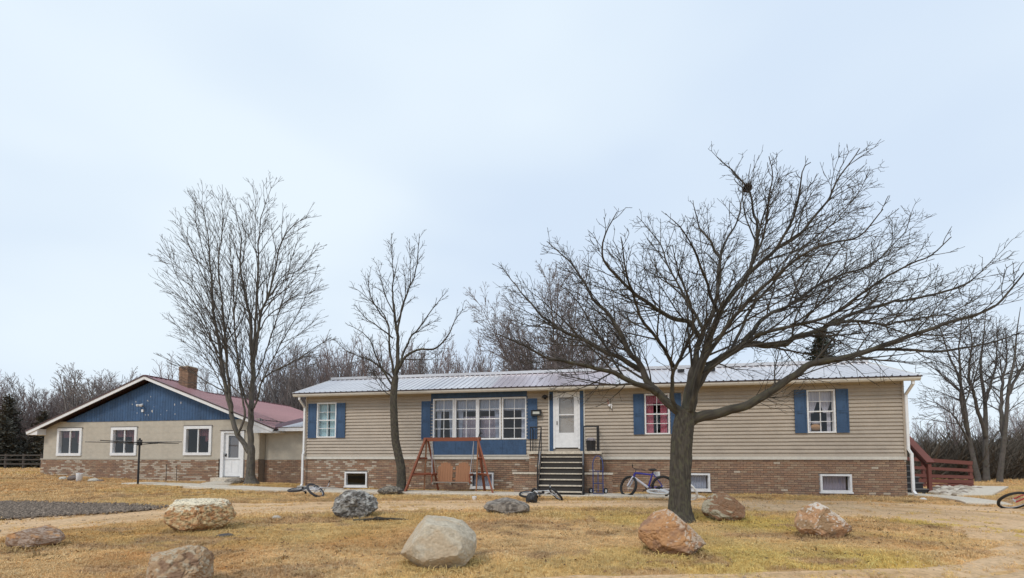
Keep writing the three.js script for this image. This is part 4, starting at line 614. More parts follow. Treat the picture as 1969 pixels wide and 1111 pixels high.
  obj('crown', span(-0.26, 0.26, 5.74, 5.78, -0.26, 0.26), M.concrete, ch);
}
const link = thing('connecting_wing', 'low tan link with brick base and white fascia between the two houses', 'building', [GO[0], 0, GO[1]], -HA);
{
  const b = link, a = 12.27, z = -0.35, e = 16.2;
  obj('wall', span(a, e, 1.18, 2.5, z - 0.14, z - 0.01), M.stucco, b); obj('side_wall', span(e - 0.12, e, -0.2, 2.5, -4.5, z - 0.15), M.stucco, b);
  obj('foundation', span(a, e, -0.25, 1.17, z - 0.13, z - 0.06), M.mortar, b); brickwork(b, a, e, 0, 1.16, [], 43, () => false, () => 0.05, part('brick_base', b, [0, 0, z + 0.01]));
  obj('water_table', span(a, e, 1.165, 1.205, z - 0.005, z + 0.03), M.stucco, b);
  obj('fascia', span(a - 0.15, e, 2.44, 2.60, z + 0.4, z + 0.44), M.white, b); obj('soffit', span(a, e, 2.5, 2.52, z - 0.01, z + 0.39), M.stucco, b);
  for (let i = 0; i < 4; i++) { const s = obj('roof_panel', ribSheet(0.9144, 2.6), i ? M.roof : M.roofRed, b); s.position.set(a + 0.2 + i * 0.9144, 2.61 + 0.62, z + 0.5 - 2.55); s.rotation.x = 0.24; }
  obj('drip_edge', span(a - 0.15, e, 2.6, 2.625, z + 0.44, z + 0.455), M.darkTrim, b);
}

// ---------------------------------------------------------------- bare trees
class Tubes { // tapered round limbs collected into one surface, bark tone at every vertex
  constructor(tone) { this.p = []; this.n = []; this.c = []; this.i = []; this.tone = tone; }
  add(pts, rad, sides, rough = 0) {
    const N = pts.length, base = this.p.length / 3; let ref = Math.abs(pts[1].clone().sub(pts[0]).normalize().y) > 0.9 ? V(1, 0, 0) : V(0, 1, 0);
    for (let k = 0; k < N; k++) {
      const t = pts[Math.min(N - 1, k + 1)].clone().sub(pts[Math.max(0, k - 1)]).normalize(), a = ref.clone().sub(t.clone().multiplyScalar(ref.dot(t))).normalize(), b = t.clone().cross(a); ref = a;
      for (let s = 0; s < sides; s++) {
        const w = s / sides * Math.PI * 2, d = a.clone().multiplyScalar(Math.cos(w)).addScaledVector(b, Math.sin(w)); let r = rad[k];
        const P = pts[k].clone().addScaledVector(d, r);
        if (rough) { const f = fbm(P.x * 9, P.y * 2.4, P.z * 9, 3) - 0.5, g = -5 * Math.max(0, 0.17 - Math.abs(fbm(P.x * 30, P.y * 5, P.z * 30, 3) - 0.5)); P.addScaledVector(d, r * rough * (0.8 * f + 0.4 * g + 0.15)); }
        this.p.push(P.x, P.y, P.z); this.n.push(d.x, d.y, d.z); this.c.push(...this.tone(P, rad[k]));
      }
    }
    for (let k = 0; k < N - 1; k++) for (let s = 0; s < sides; s++) { const a = base + k * sides + s, b = base + k * sides + (s + 1) % sides; this.i.push(a, b, a + sides, b, b + sides, a + sides); }
  }
  geo(smooth = true) {
    const g = new THREE.BufferGeometry(); g.setAttribute('position', new THREE.Float32BufferAttribute(this.p, 3)); g.setAttribute('normal', new THREE.Float32BufferAttribute(this.n, 3)); g.setAttribute('color', new THREE.Float32BufferAttribute(this.c, 3)); g.setIndex(this.i); if (!smooth) g.computeVertexNormals(); return g;
  }
}
function resample(raw, step) { // traced points [x,y,z,r] to a smooth limb
  const c = new THREE.CatmullRomCurve3(raw.map((q) => V(q[0], q[1], q[2])), false, 'centripetal'), n = Math.max(3, Math.round(c.getLength() / step)), pts = [], rad = [];
  const seg = raw.length - 1;
  for (let i = 0; i <= n; i++) { const t = i / n; pts.push(c.getPoint(t)); const k = Math.min(seg - 1, Math.floor(t * seg)); rad.push(mix(raw[k][3], raw[k + 1][3], t * seg - k)); }
  return { pts, rad };
}
const barkMat = std(0xffffff, 0.95, { vertexColors: true });
// grows side shoots on a limb; o.levels[l] = { every, len, angle, from, up, seg, wander, rmin }
function shoots(tubes, R, limb, level, o, centre) {
  const L = o.levels[level]; if (!L) return;
  const { pts, rad } = limb; let len = 0; const cum = [0]; for (let i = 1; i < pts.length; i++) { len += pts[i].distanceTo(pts[i - 1]); cum.push(len); }
  let s = len * L.from + R() * L.every, az = R() * 6.28, i = 1;
  while (s < len) {
    while (i < pts.length - 1 && cum[i] < s) i++;
    const f = (s - cum[i - 1]) / Math.max(1e-6, cum[i] - cum[i - 1]), P = pts[i - 1].clone().lerp(pts[i], f), r = mix(rad[i - 1], rad[i], f), T = pts[i].clone().sub(pts[i - 1]).normalize();
    const pair = R() < (o.pair ?? 0.25) ? 2 : 1;
    for (let q = 0; q < pair; q++) {
      az += q ? Math.PI : 2.4 + (R() - 0.5) * 0.9;
      const side = V(0.31, 0.62, 0.72).cross(T).normalize(), oth = T.clone().cross(side), d = side.multiplyScalar(Math.cos(az)).addScaledVector(oth, Math.sin(az));
      const ang = L.angle * (0.75 + 0.5 * R()), dir = T.clone().multiplyScalar(Math.cos(ang)).addScaledVector(d, Math.sin(ang)).normalize();
      const frac = s / len, l = Math.min(L.len * (0.45 + 0.75 * R()), Math.max(0.12, (len * 0.62) * (1.08 - frac * 0.72))) * (level ? 1 : 1 - (o.taper ?? 0.72) * frac);
      const n = L.seg, st = l / n, cp = [P.clone()], r0 = Math.max(L.rmin, Math.min(r * 0.62, l * 0.0135)), cr = [r0]; const D = dir.clone();
      for (let k = 1; k <= n; k++) {
        D.x += (R() - 0.5) * L.wander; D.y += (R() - 0.5) * L.wander + L.up * 0.5; D.z += (R() - 0.5) * L.wander;
        if (centre) { const out = P.clone().sub(centre); out.y = 0; D.addScaledVector(out.normalize(), (o.out ?? 0) * 0.4); }
        D.normalize(); cp.push(cp[k - 1].clone().addScaledVector(D, st)); cr.push(Math.max(L.rmin * 0.75, r0 * (1 - 0.75 * k / n)));
      }
      tubes.add(cp, cr, r0 > 0.02 ? 6 : r0 > 0.008 ? 4 : 3);
      shoots(tubes, R, { pts: cp, rad: cr }, level + 1, o, centre);
    }
    s += L.every * (0.6 + 0.8 * R());
  }
}
function shift(list, o) { return list.map((l) => l.map(([x, y, z, r]) => [x - o[0], y - o[1], z - o[2], r])); }
function tracedTree(name, label, group, data, o) {
  const [bx, , bz] = data[0][0], gy = terrain(bx, bz), root = thing(name, label, 'tree', [bx, gy, bz], 0, group), L = shift(data, [bx, gy, bz]), R = mulberry(o.seed);
  const tone = o.tone, tr = new Tubes(tone), first = resample(L[0], 0.035), flare = o.flare ?? 0.5;
  first.rad = first.rad.map((r, i) => { const y = first.pts[i].y; return r * (1 + flare * Math.exp(-Math.max(0, y) / 0.16)); });
  first.pts.unshift(first.pts[0].clone().add(V(0, -0.25, 0))); first.rad.unshift(first.rad[0] * 1.1);
  tr.add(first.pts, first.rad, o.trunkSides ?? 40, 0.22); obj('trunk', tr.geo(false), barkMat, root);
  const twig = new Tubes(tone), cen = V(0, 0, 0);
  L.slice(1).forEach((raw) => {
    const l = resample(raw, 0.12); // small kinks along every limb
    l.pts.forEach((p, i) => { if (i > 1 && i < l.pts.length) { const k = Math.min(0.05, l.rad[i] * 1.2 + 0.012); p.add(V(fbm(p.x * 3 + 5, p.y * 3, p.z * 3, 2) - 0.5, fbm(p.x * 3, p.y * 3 + 9, p.z * 3, 2) - 0.5, fbm(p.x * 3, p.y * 3, p.z * 3 + 4, 2) - 0.5).multiplyScalar(k * 2)); } });
    const t = new Tubes(tone); t.add(l.pts, l.rad, l.rad[0] > 0.1 ? 20 : l.rad[0] > 0.04 ? 10 : 6, l.rad[0] > 0.06 ? 0.2 : 0); obj('limb', t.geo(!(l.rad[0] > 0.06)), barkMat, root);
    shoots(twig, R, l, 0, o, cen);
  });
  obj('twigs', twig.geo(), barkMat, root).userData.kind = 'stuff';
  return root;
}
const barkTone = (dark, light, moss, k = 1) => (P, r) => { // grey brown bark with paler plates and lichen on the thicker wood
  const a = r > 0.06 ? 1.15 - 5 * Math.max(0, 0.17 - Math.abs(fbm(P.x * 30, P.y * 5, P.z * 30, 3) - 0.5)) * (0.7 + 0.6 * fbm(P.x * 60, P.y * 25, P.z * 60, 2)) : fbm(P.x * 21, P.y * 7, P.z * 21, 3), b = r > 0.03 ? sstep(0.55, 0.62, fbm(P.x * 27 + 9, P.y * 19, P.z * 27, 3)) : 0, t = r > 0.06 ? Math.min(1, Math.max(0, a)) : sstep(0.32, 0.66, a);
  return [0, 1, 2].map((i) => mix(mix(dark[i], light[i], t), moss[i], b * 0.6) * k);
};
const yardTone = barkTone([0.024, 0.021, 0.017], [0.078, 0.067, 0.053], [0.105, 0.10, 0.06]);
tracedTree('oak_tree', 'broad bare tree spreading over the long house behind the boulders', undefined, DATA.main, {
  seed: 11, tone: yardTone, trunkSides: 110, flare: 0.6, out: 0.12, pair: 0.3,
  taper: 0.7, levels: [{ every: 0.215, len: 2.0, angle: 0.68, from: 0.14, up: 0.07, seg: 10, wander: 0.2, rmin: 0.0075 }, { every: 0.195, len: 0.85, angle: 0.7, from: 0.12, up: 0.08, seg: 6, wander: 0.28, rmin: 0.0056 }, { every: 0.145, len: 0.26, angle: 0.8, from: 0.15, up: 0.1, seg: 3, wander: 0.4, rmin: 0.0046 }],
});
tracedTree('maple_tree', 'tall bare tree of many upright stems before the white door', undefined, DATA.left, {
  seed: 23, tone: barkTone([0.045, 0.039, 0.035], [0.13, 0.115, 0.10], [0.13, 0.125, 0.08]), flare: 0.5, out: 0.1, pair: 0.4,
  taper: 0.62, levels: [{ every: 0.34, len: 2.7, angle: 0.48, from: 0.2, up: 0.07, seg: 9, wander: 0.11, rmin: 0.0095 }, { every: 0.36, len: 1.0, angle: 0.48, from: 0.15, up: 0.08, seg: 5, wander: 0.14, rmin: 0.0078 }, { every: 0.36, len: 0.3, angle: 0.6, from: 0.25, up: 0.08, seg: 3, wander: 0.2, rmin: 0.0066 }],
});
tracedTree('young_maple', 'slim bare tree with a crooked trunk before the house siding', undefined, DATA.mid, {
  seed: 37, tone: yardTone, flare: 0.5, out: 0.08, pair: 0.4,
  taper: 0.6, levels: [{ every: 0.2, len: 1.0, angle: 0.62, from: 0.2, up: 0.08, seg: 7, wander: 0.2, rmin: 0.0085 }, { every: 0.16, len: 0.28, angle: 0.7, from: 0.2, up: 0.1, seg: 3, wander: 0.3, rmin: 0.0065 }],
});
['bare tree nearest the ramp with a leaning double stem', 'tallest straight bare tree of the clump beyond the ramp', 'forked bare tree at the right edge beyond the ramp'].forEach((l, i) => tracedTree('woodside_tree', l, 'bare trees beyond the ramp', DATA['right' + i], {
  seed: 50 + i, tone: barkTone([0.045, 0.04, 0.037], [0.11, 0.097, 0.09], [0.10, 0.10, 0.075]), flare: 0.3, out: 0.1, trunkSides: 16,
  taper: 0.45, levels: [{ every: 0.26, len: 3.0, angle: 0.75, from: 0.2, up: 0.0, seg: 9, wander: 0.14, rmin: 0.011 }, { every: 0.28, len: 1.1, angle: 0.6, from: 0.12, up: 0.02, seg: 5, wander: 0.2, rmin: 0.009 }, { every: 0.26, len: 0.35, angle: 0.7, from: 0.2, up: 0.05, seg: 3, wander: 0.3, rmin: 0.008 }],
}));
// wholly grown trees: a stem that divides, for the ones behind
function grownTree(R, h, r, stems, spread, o) {
  const tr = new Tubes(o.tone), tw = new Tubes(o.tone), limbs = [];
  const fork = h * o.fork, tp = [], rr = []; for (let i = 0; i <= 6; i++) { tp.push(V((R() - 0.5) * 0.08 * i * 0.4, fork * i / 6 - 0.2, (R() - 0.5) * 0.08 * i * 0.4)); rr.push(r * (1 - 0.25 * i / 6)); }
  tr.add(tp, rr, 8);
  for (let s = 0; s < stems; s++) {
    const az = s / stems * 6.28 + R(), lean = spread * (s ? 0.35 + 0.65 * R() : 0.1), l = (h - fork) * (0.75 + 0.3 * R()), n = 9, pts = [tp[s % 2 ? 5 : 6].clone()], rad = [r * 0.55]; const d = V(Math.cos(az) * lean, 1, Math.sin(az) * lean).normalize();
    for (let k = 1; k <= n; k++) { d.x += (R() - 0.5) * 0.16; d.z += (R() - 0.5) * 0.16; d.y += 0.05; d.normalize(); pts.push(pts[k - 1].clone().addScaledVector(d, l / n)); rad.push(Math.max(o.levels[0].rmin, r * 0.55 * (1 - 0.93 * k / n))); }
    tr.add(pts, rad, 6); shoots(tw, R, { pts, rad }, 0, o, V(0, 0, 0));
  }
  return [tr.geo(), tw.geo()];
}
function plantTree(name, geos, label, group, x, z, s = 1, turn = 0) { const t = thing(name, label, 'tree', [x, terrain(x, z) - 0.05, z], turn, group); t.scale.setScalar(s); obj('trunk', geos[0], barkMat, t); obj('crown', geos[1], barkMat, t).userData.kind = 'stuff'; return t; }
{
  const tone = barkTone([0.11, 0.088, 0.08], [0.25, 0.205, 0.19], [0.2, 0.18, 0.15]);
  const g = grownTree(mulberry(71), 12.8, 0.24, 16, 1.05, { fork: 0.2, tone, taper: 0.4, out: 0.12, pair: 0.4, levels: [{ every: 0.27, len: 2.6, angle: 0.72, from: 0.12, up: 0.07, seg: 7, wander: 0.18, rmin: 0.013 }, { every: 0.27, len: 0.95, angle: 0.65, from: 0.1, up: 0.08, seg: 5, wander: 0.25, rmin: 0.0115 }, { every: 0.3, len: 0.36, angle: 0.75, from: 0.2, up: 0.08, seg: 3, wander: 0.3, rmin: 0.0105 }] });
  plantTree('backyard_tree', g, 'dense round bare tree rising behind the roof over the front door', undefined, 2.6, -24, 0.85);
}
// the wood beyond: a few kinds of bare tree, each planted many times
{
  const R = mulberry(91), kinds = [];
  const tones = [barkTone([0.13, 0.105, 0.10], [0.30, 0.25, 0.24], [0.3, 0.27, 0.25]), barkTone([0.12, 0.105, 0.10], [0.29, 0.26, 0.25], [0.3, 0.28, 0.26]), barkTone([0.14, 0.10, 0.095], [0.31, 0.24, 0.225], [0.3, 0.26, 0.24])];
  for (let i = 0; i < 6; i++) kinds.push(grownTree(mulberry(100 + i), 9 + R() * 2, 0.16, 3 + (i % 3), 0.4, { fork: 0.28, tone: tones[i % 3], taper: 0.5, out: 0.05, pair: 0.3, levels: [{ every: 0.3, len: 2.2, angle: 0.5, from: 0.1, up: 0.1, seg: 5, wander: 0.2, rmin: 0.016 }, { every: 0.32, len: 0.9, angle: 0.55, from: 0.1, up: 0.1, seg: 3, wander: 0.25, rmin: 0.013 }] }));
  for (let i = 0; i < 190; i++) { // left to centre, behind both houses
    const t = i / 190, x = mix(-56, 9, t) + (R() - 0.5) * 1.5, d = 41 + R() * 13;
    plantTree('forest_tree', kinds[Math.floor(R() * 6)], 'slender grey bare tree in the wood far behind the roofs', 'wood far behind the roofs', x, -d, (x < -27 ? 0.72 : 1.06) + R() * 0.24, R() * 6.28);
  }
  for (let i = 0; i < 34; i++) { // right, beyond the ramp
    const x = mix(24, 56, (i + R()) / 34), d = 29 + R() * 14; plantTree('thicket_tree', kinds[Math.floor(R() * 6)], 'thin bare tree in the dim wood beyond the ramp', 'wood beyond the ramp', x, -d, 0.42 + R() * 0.2, R() * 6.28);
  }
  const near = [[-38.6, -38.5, 1.12, 'spreading bare tree standing clear of the dark pines at the left'], [-35.2, -38.2, 1.1, 'round bare tree just left of the blue gable, beside the spreading one']];
  near.forEach(([x, z, s, l], i) => plantTree('field_tree', grownTree(mulberry(140 + i), 8.2, 0.2, 7, 0.75, { fork: 0.3, tone: tones[1], taper: 0.45, out: 0.1, pair: 0.3, levels: [{ every: 0.3, len: 1.9, angle: 0.6, from: 0.1, up: 0.1, seg: 6, wander: 0.22, rmin: 0.016 }, { every: 0.27, len: 0.85, angle: 0.6, from: 0.1, up: 0.1, seg: 4, wander: 0.3, rmin: 0.0135 }, { every: 0.35, len: 0.35, angle: 0.6, from: 0.3, up: 0.1, seg: 2, wander: 0.3, rmin: 0.012 }] }), l, undefined, x, z, s));
  // brushwood under the trees: dense bare stems and dark bramble
  const stick = new Tubes(tones[0]), R2 = mulberry(15);
  for (let i = 0; i < 110; i++) { const a = R2() * 6.28, l = 0.6 + R2() * 1.5, x = (R2() - 0.5) * 1.5, z = (R2() - 0.5) * 1.5, y = R2() * 0.7; const d = V(Math.cos(a) * 0.75, 0.25 + R2() * 0.8, Math.sin(a) * 0.75); stick.add([V(x, y, z), V(x, y, z).addScaledVector(d, l * 0.5), V(x, y, z).addScaledVector(d, l).add(V((R2() - 0.5) * 0.3, 0, 0))], [0.015, 0.011, 0.007], 3); }
  const sg = stick.geo();
  const brush = (name, label, n, place, sy, cr) => { const im = new THREE.InstancedMesh(sg, barkMat, n); im.name = name; im.userData = { kind: 'stuff', label, category: 'brush' }; const m = new THREE.Matrix4(), q = new THREE.Quaternion(), c = new THREE.Color(); for (let i = 0; i < n; i++) { const [x, z, s] = place(R2); q.setFromAxisAngle(Y1, R2() * 6.28); m.compose(V(x, terrain(x, z) - 0.3, z), q, V(s, s * sy * (0.7 + 0.6 * R2()), s)); im.setMatrixAt(i, m); const k = 0.6 + 0.5 * R2(); im.setColorAt(i, c.setRGB(k * cr[0], k * cr[1], k * cr[2])); } finish(im); scene.add(im); };
  brush('undergrowth', 'brown tangle of brush along the far wood', 1500, (r) => [mix(-60, 30, r()), -(39 + r() * 17), 1.1 + r() * 0.9], 1.5, [0.85, 0.75, 0.72]);
  brush('bramble', 'dark tangle of brush beyond the ramp and lawn at the right', 1500, (r) => [mix(17, 60, r()), -(24.5 + r() * 16), 0.8 + r() * 0.7], 0.9, [0.6, 0.6, 0.48]);
}
// conifers: whorls of drooping boughs set with needle tufts
function conifer(name, label, group, x, z, h, w, seed, col, o = {}) {
  const R = mulberry(seed), root = thing(name, label, 'tree', [x, terrain(x, z) - 0.1, z], 0, group), tr = new Tubes(() => [0.09, 0.07, 0.055]); tr.add([V(0, -0.2, 0), V(0.05, h * 0.5, 0), V(0, h, 0)], [0.16, 0.1, 0.02], 8); obj('trunk', tr.geo(), barkMat, root);
  const pos = [], cl = [];
  for (let y = h * 0.08; y < h * 0.985; y += 0.16) {
    const f = 1 - y / h, rad = w * Math.pow(f, o.pow ?? 0.75) * (0.75 + 0.4 * R());
    for (let k = 0, n = 10 + Math.floor(f * 5); k < n; k++) {
      const a = R() * 6.28, L = rad * (0.6 + 0.5 * R());
      for (let s = 0.12; s < L; s += 0.11) for (let q = 0; q < 3; q++) {
        const px = Math.cos(a) * s + (R() - 0.5) * 0.22, py = y + 0.12 * s - 0.16 * s * s * (s / Math.max(1, L)) + (R() - 0.5) * 0.16, pz = Math.sin(a) * s + (R() - 0.5) * 0.22, t = 0.14 + R() * 0.16, b = R() * 6.28, e = (R() - 0.3) * 1.2;
        pos.push(px, py, pz, px + Math.cos(b) * t, py + e * t, pz + Math.sin(b) * t, px + Math.cos(b + 0.5) * t * 0.8, py + e * t - 0.05, pz + Math.sin(b + 0.5) * t * 0.8);
        const c = 0.6 + 0.8 * R(); for (let m = 0; m < 3; m++) cl.push(col[0] * c, col[1] * c, col[2] * c);
      }
    }
  }
  const g = new THREE.BufferGeometry(); g.setAttribute('position', new THREE.Float32BufferAttribute(pos, 3)); g.setAttribute('color', new THREE.Float32BufferAttribute(cl, 3)); g.computeVertexNormals(); obj('needles', g, barkMat, root).userData.kind = 'stuff';
}
conifer('spruce_tree', 'dark spruce top showing above the ridge between the branches', undefined, 21.2, -29.6, 10.3, 2.5, 3, [0.05, 0.06, 0.042], { pow: 0.5 });
[[-42.2, -36.5, 6.4, 2.0, 'ragged pine at the left edge, tallest of the dark ones'], [-44.6, -37, 5.2, 2.1, 'dark pine cut by the left edge of the picture'], [-38.7, -36, 5.0, 1.9, 'dark pine closest to the blue gable'], [-40.2, -34.4, 4.4, 1.8, 'low dark pine in front of the other pines at the left']].forEach(([x, z, h, w, l], i) => conifer('pine_tree', l, 'dark pines at the left', x, z, h, w, 30 + i, [0.09, 0.085, 0.065]));
// the ball of leaves and the last brown leaves in the broad tree
{
  const R = mulberry(4), pos = [], leaf = (c, s) => { const a = V(R() - 0.5, R() - 0.5, R() - 0.5).normalize(), b = V(R() - 0.5, R() - 0.5, R() - 0.5).cross(a).normalize(); for (const [p, q, r] of [[[-1, 0], [0, 0.5], [1, 0]], [[-1, 0], [1, 0], [0, -0.5]]]) for (const [u, v] of [p, q, r]) pos.push(c.x + (a.x * u + b.x * v) * s, c.y + (a.y * u + b.y * v) * s, c.z + (a.z * u + b.z * v) * s); };
  const N = DATA.main[7][4]; for (let i = 0; i < 160; i++) { const d = V(R() - 0.5, R() - 0.5, R() - 0.5).normalize().multiplyScalar(0.085 * Math.cbrt(R())); leaf(d, 0.035); }
  const g = new THREE.BufferGeometry(); g.setAttribute('position', new THREE.Float32BufferAttribute(pos, 3)); g.computeVertexNormals();
  const n = tag(obj('squirrel_nest', g, std(rgb(0.06, 0.042, 0.03), 0.95)), 'small dark ball of dead leaves high in the broad tree', 'nest'); n.position.set(N[0], N[1], N[2]);
}

// ---------------------------------------------------------------- boulders
const bases = [];
const rockMat = std(0xffffff, 0.92, { vertexColors: true });
// planes cut flat faces: [nx, ny, nz, distance] in units of the half size
function boulder(label, x, z, w, h, d, seed, planes, colour, o = {}) {
  const g0 = new THREE.IcosahedronGeometry(1, o.detail ?? 44), p = g0.attributes.position, v = V(0, 0, 0), S = seed * 13.7; const under = [0.3, 1.5, 2.7, 3.9, 5.1].map((a) => [Math.cos(a + seed), -0.95, Math.sin(a + seed), o.under ?? 0.8]);
  const cuts = [...planes, ...under].map(([a, b, c, k]) => [V(a, b, c).normalize(), k]);
  const cols = new Float32Array(p.count * 3);
  for (let i = 0; i < p.count; i++) {
    v.fromBufferAttribute(p, i); const u = v.clone();
    v.multiplyScalar(1 + 0.22 * (fbm(u.x * 1.4 + S, u.y * 1.4, u.z * 1.4, 2) - 0.5));
    for (const [n, k] of cuts) { const e = v.dot(n) - k; if (e > 0) v.addScaledVector(n, -e * 0.86); }
    const rough = o.rough ?? 0.1, a = fbm(u.x * 4 + S, u.y * 4, u.z * 4, 4) - 0.5, ridge = Math.abs(fbm(u.x * 3 + S + 4, u.y * 3, u.z * 3, 3) - 0.5);
    v.addScaledVector(u, rough * a - rough * 0.9 * Math.max(0, 0.06 - ridge) * 6 + 0.25 * rough * (fbm(u.x * 17 + S, u.y * 17, u.z * 17, 2) - 0.5));
    p.setXYZ(i, v.x * w / 2, (v.y + 0.86) * h / 1.86, v.z * d / 2);
    const c = colour(u, fbm(u.x * 2.2 + S, u.y * 2.2, u.z * 2.2, 4), fbm(u.x * 9 + S, u.y * 9, u.z * 9, 3), fbm(u.x * 26 + S, u.y * 26, u.z * 26, 2), v); cols[3 * i] = c[0]; cols[3 * i + 1] = c[1]; cols[3 * i + 2] = c[2];
  }
  g0.setAttribute('color', new THREE.BufferAttribute(cols, 3)); g0.deleteAttribute('uv'); g0.computeVertexNormals();
  // weld normals so that the faces shade as one stone
  const key = new Map(), nn = g0.attributes.normal; for (let i = 0; i < p.count; i++) { const k = `${p.getX(i).toFixed(4)},${p.getY(i).toFixed(4)},${p.getZ(i).toFixed(4)}`; const e = key.get(k) ?? [0, 0, 0, []]; e[0] += nn.getX(i); e[1] += nn.getY(i); e[2] += nn.getZ(i); e[3].push(i); key.set(k, e); }
  for (const [a, b, c, l] of key.values()) { const q = Math.hypot(a, b, c) || 1; for (const i of l) nn.setXYZ(i, a / q, b / q, c / q); }
  const m = tag(obj(o.name ?? 'boulder', g0, rockMat), label, 'boulder', o.group ?? 'boulders set round the drive'); m.position.set(x, terrain(x, z) - h * 0.1, z); bases.push([x, z, w * 0.5, d * 0.5]); m.rotation.y = o.turn ?? 0; return m;
}
const L3 = (a, b, t) => [mix(a[0], b[0], t), mix(a[1], b[1], t), mix(a[2], b[2], t)], K3 = (a, k) => a.map((q) => q * k);
const speck = (n) => 0.72 + 0.56 * n;
{
  const tan = [0.45, 0.36, 0.25], grey = [0.42, 0.365, 0.28], orange = [0.43, 0.23, 0.105], pale = [0.68, 0.60, 0.44], dark = [0.10, 0.09, 0.078], brown = [0.23, 0.14, 0.085];
  boulder('big smooth tan boulder with a grey face, nearest at the centre', -0.86, -5.3, 0.92, 0.70, 0.75, 1, [[0.22, 0.97, 0.1, 0.74], [-0.85, 0.5, 0.2, 0.74], [0.72, 0.68, 0.1, 0.8], [-0.6, -0.75, 0.2, 0.86], [0.05, 0.3, 1, 0.8]], (u, a, b, c) => K3(L3(L3(grey, [0.49, 0.43, 0.33], sstep(0.35, 0.65, b)), tan, sstep(0.42, 0.6, a + 0.22 * (-u.x * 0.7 - u.y * 0.5))), speck(c)), { rough: 0.06 });
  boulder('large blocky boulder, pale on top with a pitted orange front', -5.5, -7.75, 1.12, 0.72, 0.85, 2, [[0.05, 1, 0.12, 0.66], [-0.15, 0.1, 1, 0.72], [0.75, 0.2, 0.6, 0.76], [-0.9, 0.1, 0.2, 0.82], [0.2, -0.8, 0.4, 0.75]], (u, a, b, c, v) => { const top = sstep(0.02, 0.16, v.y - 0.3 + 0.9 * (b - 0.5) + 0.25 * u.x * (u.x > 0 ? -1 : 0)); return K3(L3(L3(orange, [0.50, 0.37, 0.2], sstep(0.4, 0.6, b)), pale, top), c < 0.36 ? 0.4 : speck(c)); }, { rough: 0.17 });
  boulder('small brown and orange boulder at the far left beside the drive', -6.8, -6.3, 0.68, 0.36, 0.5, 3, [[-0.4, 0.9, 0.1, 0.75], [0.55, 0.75, 0.2, 0.72], [0, 0.1, 1, 0.75]], (u, a, b, c) => K3(L3(L3(brown, [0.36, 0.27, 0.21], sstep(0.4, 0.62, b)), orange, sstep(0.55, 0.66, a)), speck(c)), { rough: 0.1 });
  boulder('ridged brown and grey boulder cut by the lower edge at the left', -3.32, -4.42, 0.66, 0.5, 0.5, 4, [[-0.2, 1, 0.1, 0.72], [0.5, 0.6, 0.6, 0.7], [-0.8, 0.1, 0.5, 0.75], [0.9, 0.2, 0.1, 0.8]], (u, a, b, c) => K3(L3(L3([0.36, 0.24, 0.14], [0.42, 0.35, 0.25], sstep(0.5, 0.64, b)), brown, sstep(0.56, 0.7, a)), speck(c)), { rough: 0.2 });
  boulder('dark grey hollowed boulder by the far side of the drive', -3.36, -9.35, 0.94, 0.66, 0.75, 5, [[-0.7, 0.5, 0.5, 0.74], [0.75, 0.4, 0.5, 0.76], [0.2, -0.1, 1, 0.7], [-0.9, 0, 0.1, 0.85]], (u, a, b, c) => K3(L3(L3(dark, [0.27, 0.255, 0.235], sstep(0.42, 0.62, b)), [0.42, 0.41, 0.38], sstep(0.56, 0.66, a)), speck(c)), { rough: 0.27 });
  boulder('flat grey slab of rock against the slim tree', -4.08, -14.75, 0.82, 0.42, 0.6, 6, [[-0.35, 0.9, 0.2, 0.6], [0.4, 0.8, 0.1, 0.62]], (u, a, b, c) => K3(L3(dark, [0.30, 0.26, 0.20], sstep(0.5, 0.62, b)), speck(c)), { rough: 0.16 });
  boulder('low grey boulder with dark streaks in front of the steps', -0.1, -9.95, 1.03, 0.45, 0.7, 7, [[-0.35, 0.9, 0.2, 0.7], [0.5, 0.85, 0.1, 0.66], [0.1, 0.1, 1, 0.72]], (u, a, b, c) => K3(L3([0.15, 0.13, 0.11], [0.29, 0.255, 0.215], sstep(0.4, 0.62, fbm(u.x * 7, u.y * 1.2, u.z * 7, 3))), speck(c)), { rough: 0.1 });
  boulder('orange brown boulder with a pale ridge at the foot of the broad tree', 2.17, -5.95, 0.9, 0.68, 0.72, 8, [[-0.65, 0.75, 0.15, 0.72], [0.75, 0.65, 0.1, 0.5], [-0.1, 0.25, 1, 0.7], [0.5, 0.2, 0.8, 0.72], [-0.85, -0.1, 0.4, 0.8]], (u, a, b, c, v) => { const r = sstep(0.5, 0.62, b + 0.28 * (u.x - 0.2) + 0.1 * u.y); return K3(L3(L3(orange, [0.30, 0.17, 0.10], sstep(0.42, 0.6, a)), [0.50, 0.40, 0.31], r), speck(c)); }, { rough: 0.14 });
  boulder('reddish brown boulder banded with grey, right of the broad trunk', 4.3, -8.9, 0.9, 0.66, 0.7, 9, [[-0.75, 0.6, 0.2, 0.7], [0.7, 0.7, 0.1, 0.66], [0.1, 0.2, 1, 0.7], [0.9, -0.1, 0.3, 0.8]], (u, a, b, c) => K3(L3(L3([0.25, 0.14, 0.08], brown, sstep(0.4, 0.6, b)), [0.38, 0.34, 0.25], sstep(0.54, 0.62, fbm(u.x * 3 + u.y * 6, u.y * 3, u.z * 3 - u.x * 2, 3) + 0.2 * (-u.x - 0.2))), speck(c)), { rough: 0.13 });
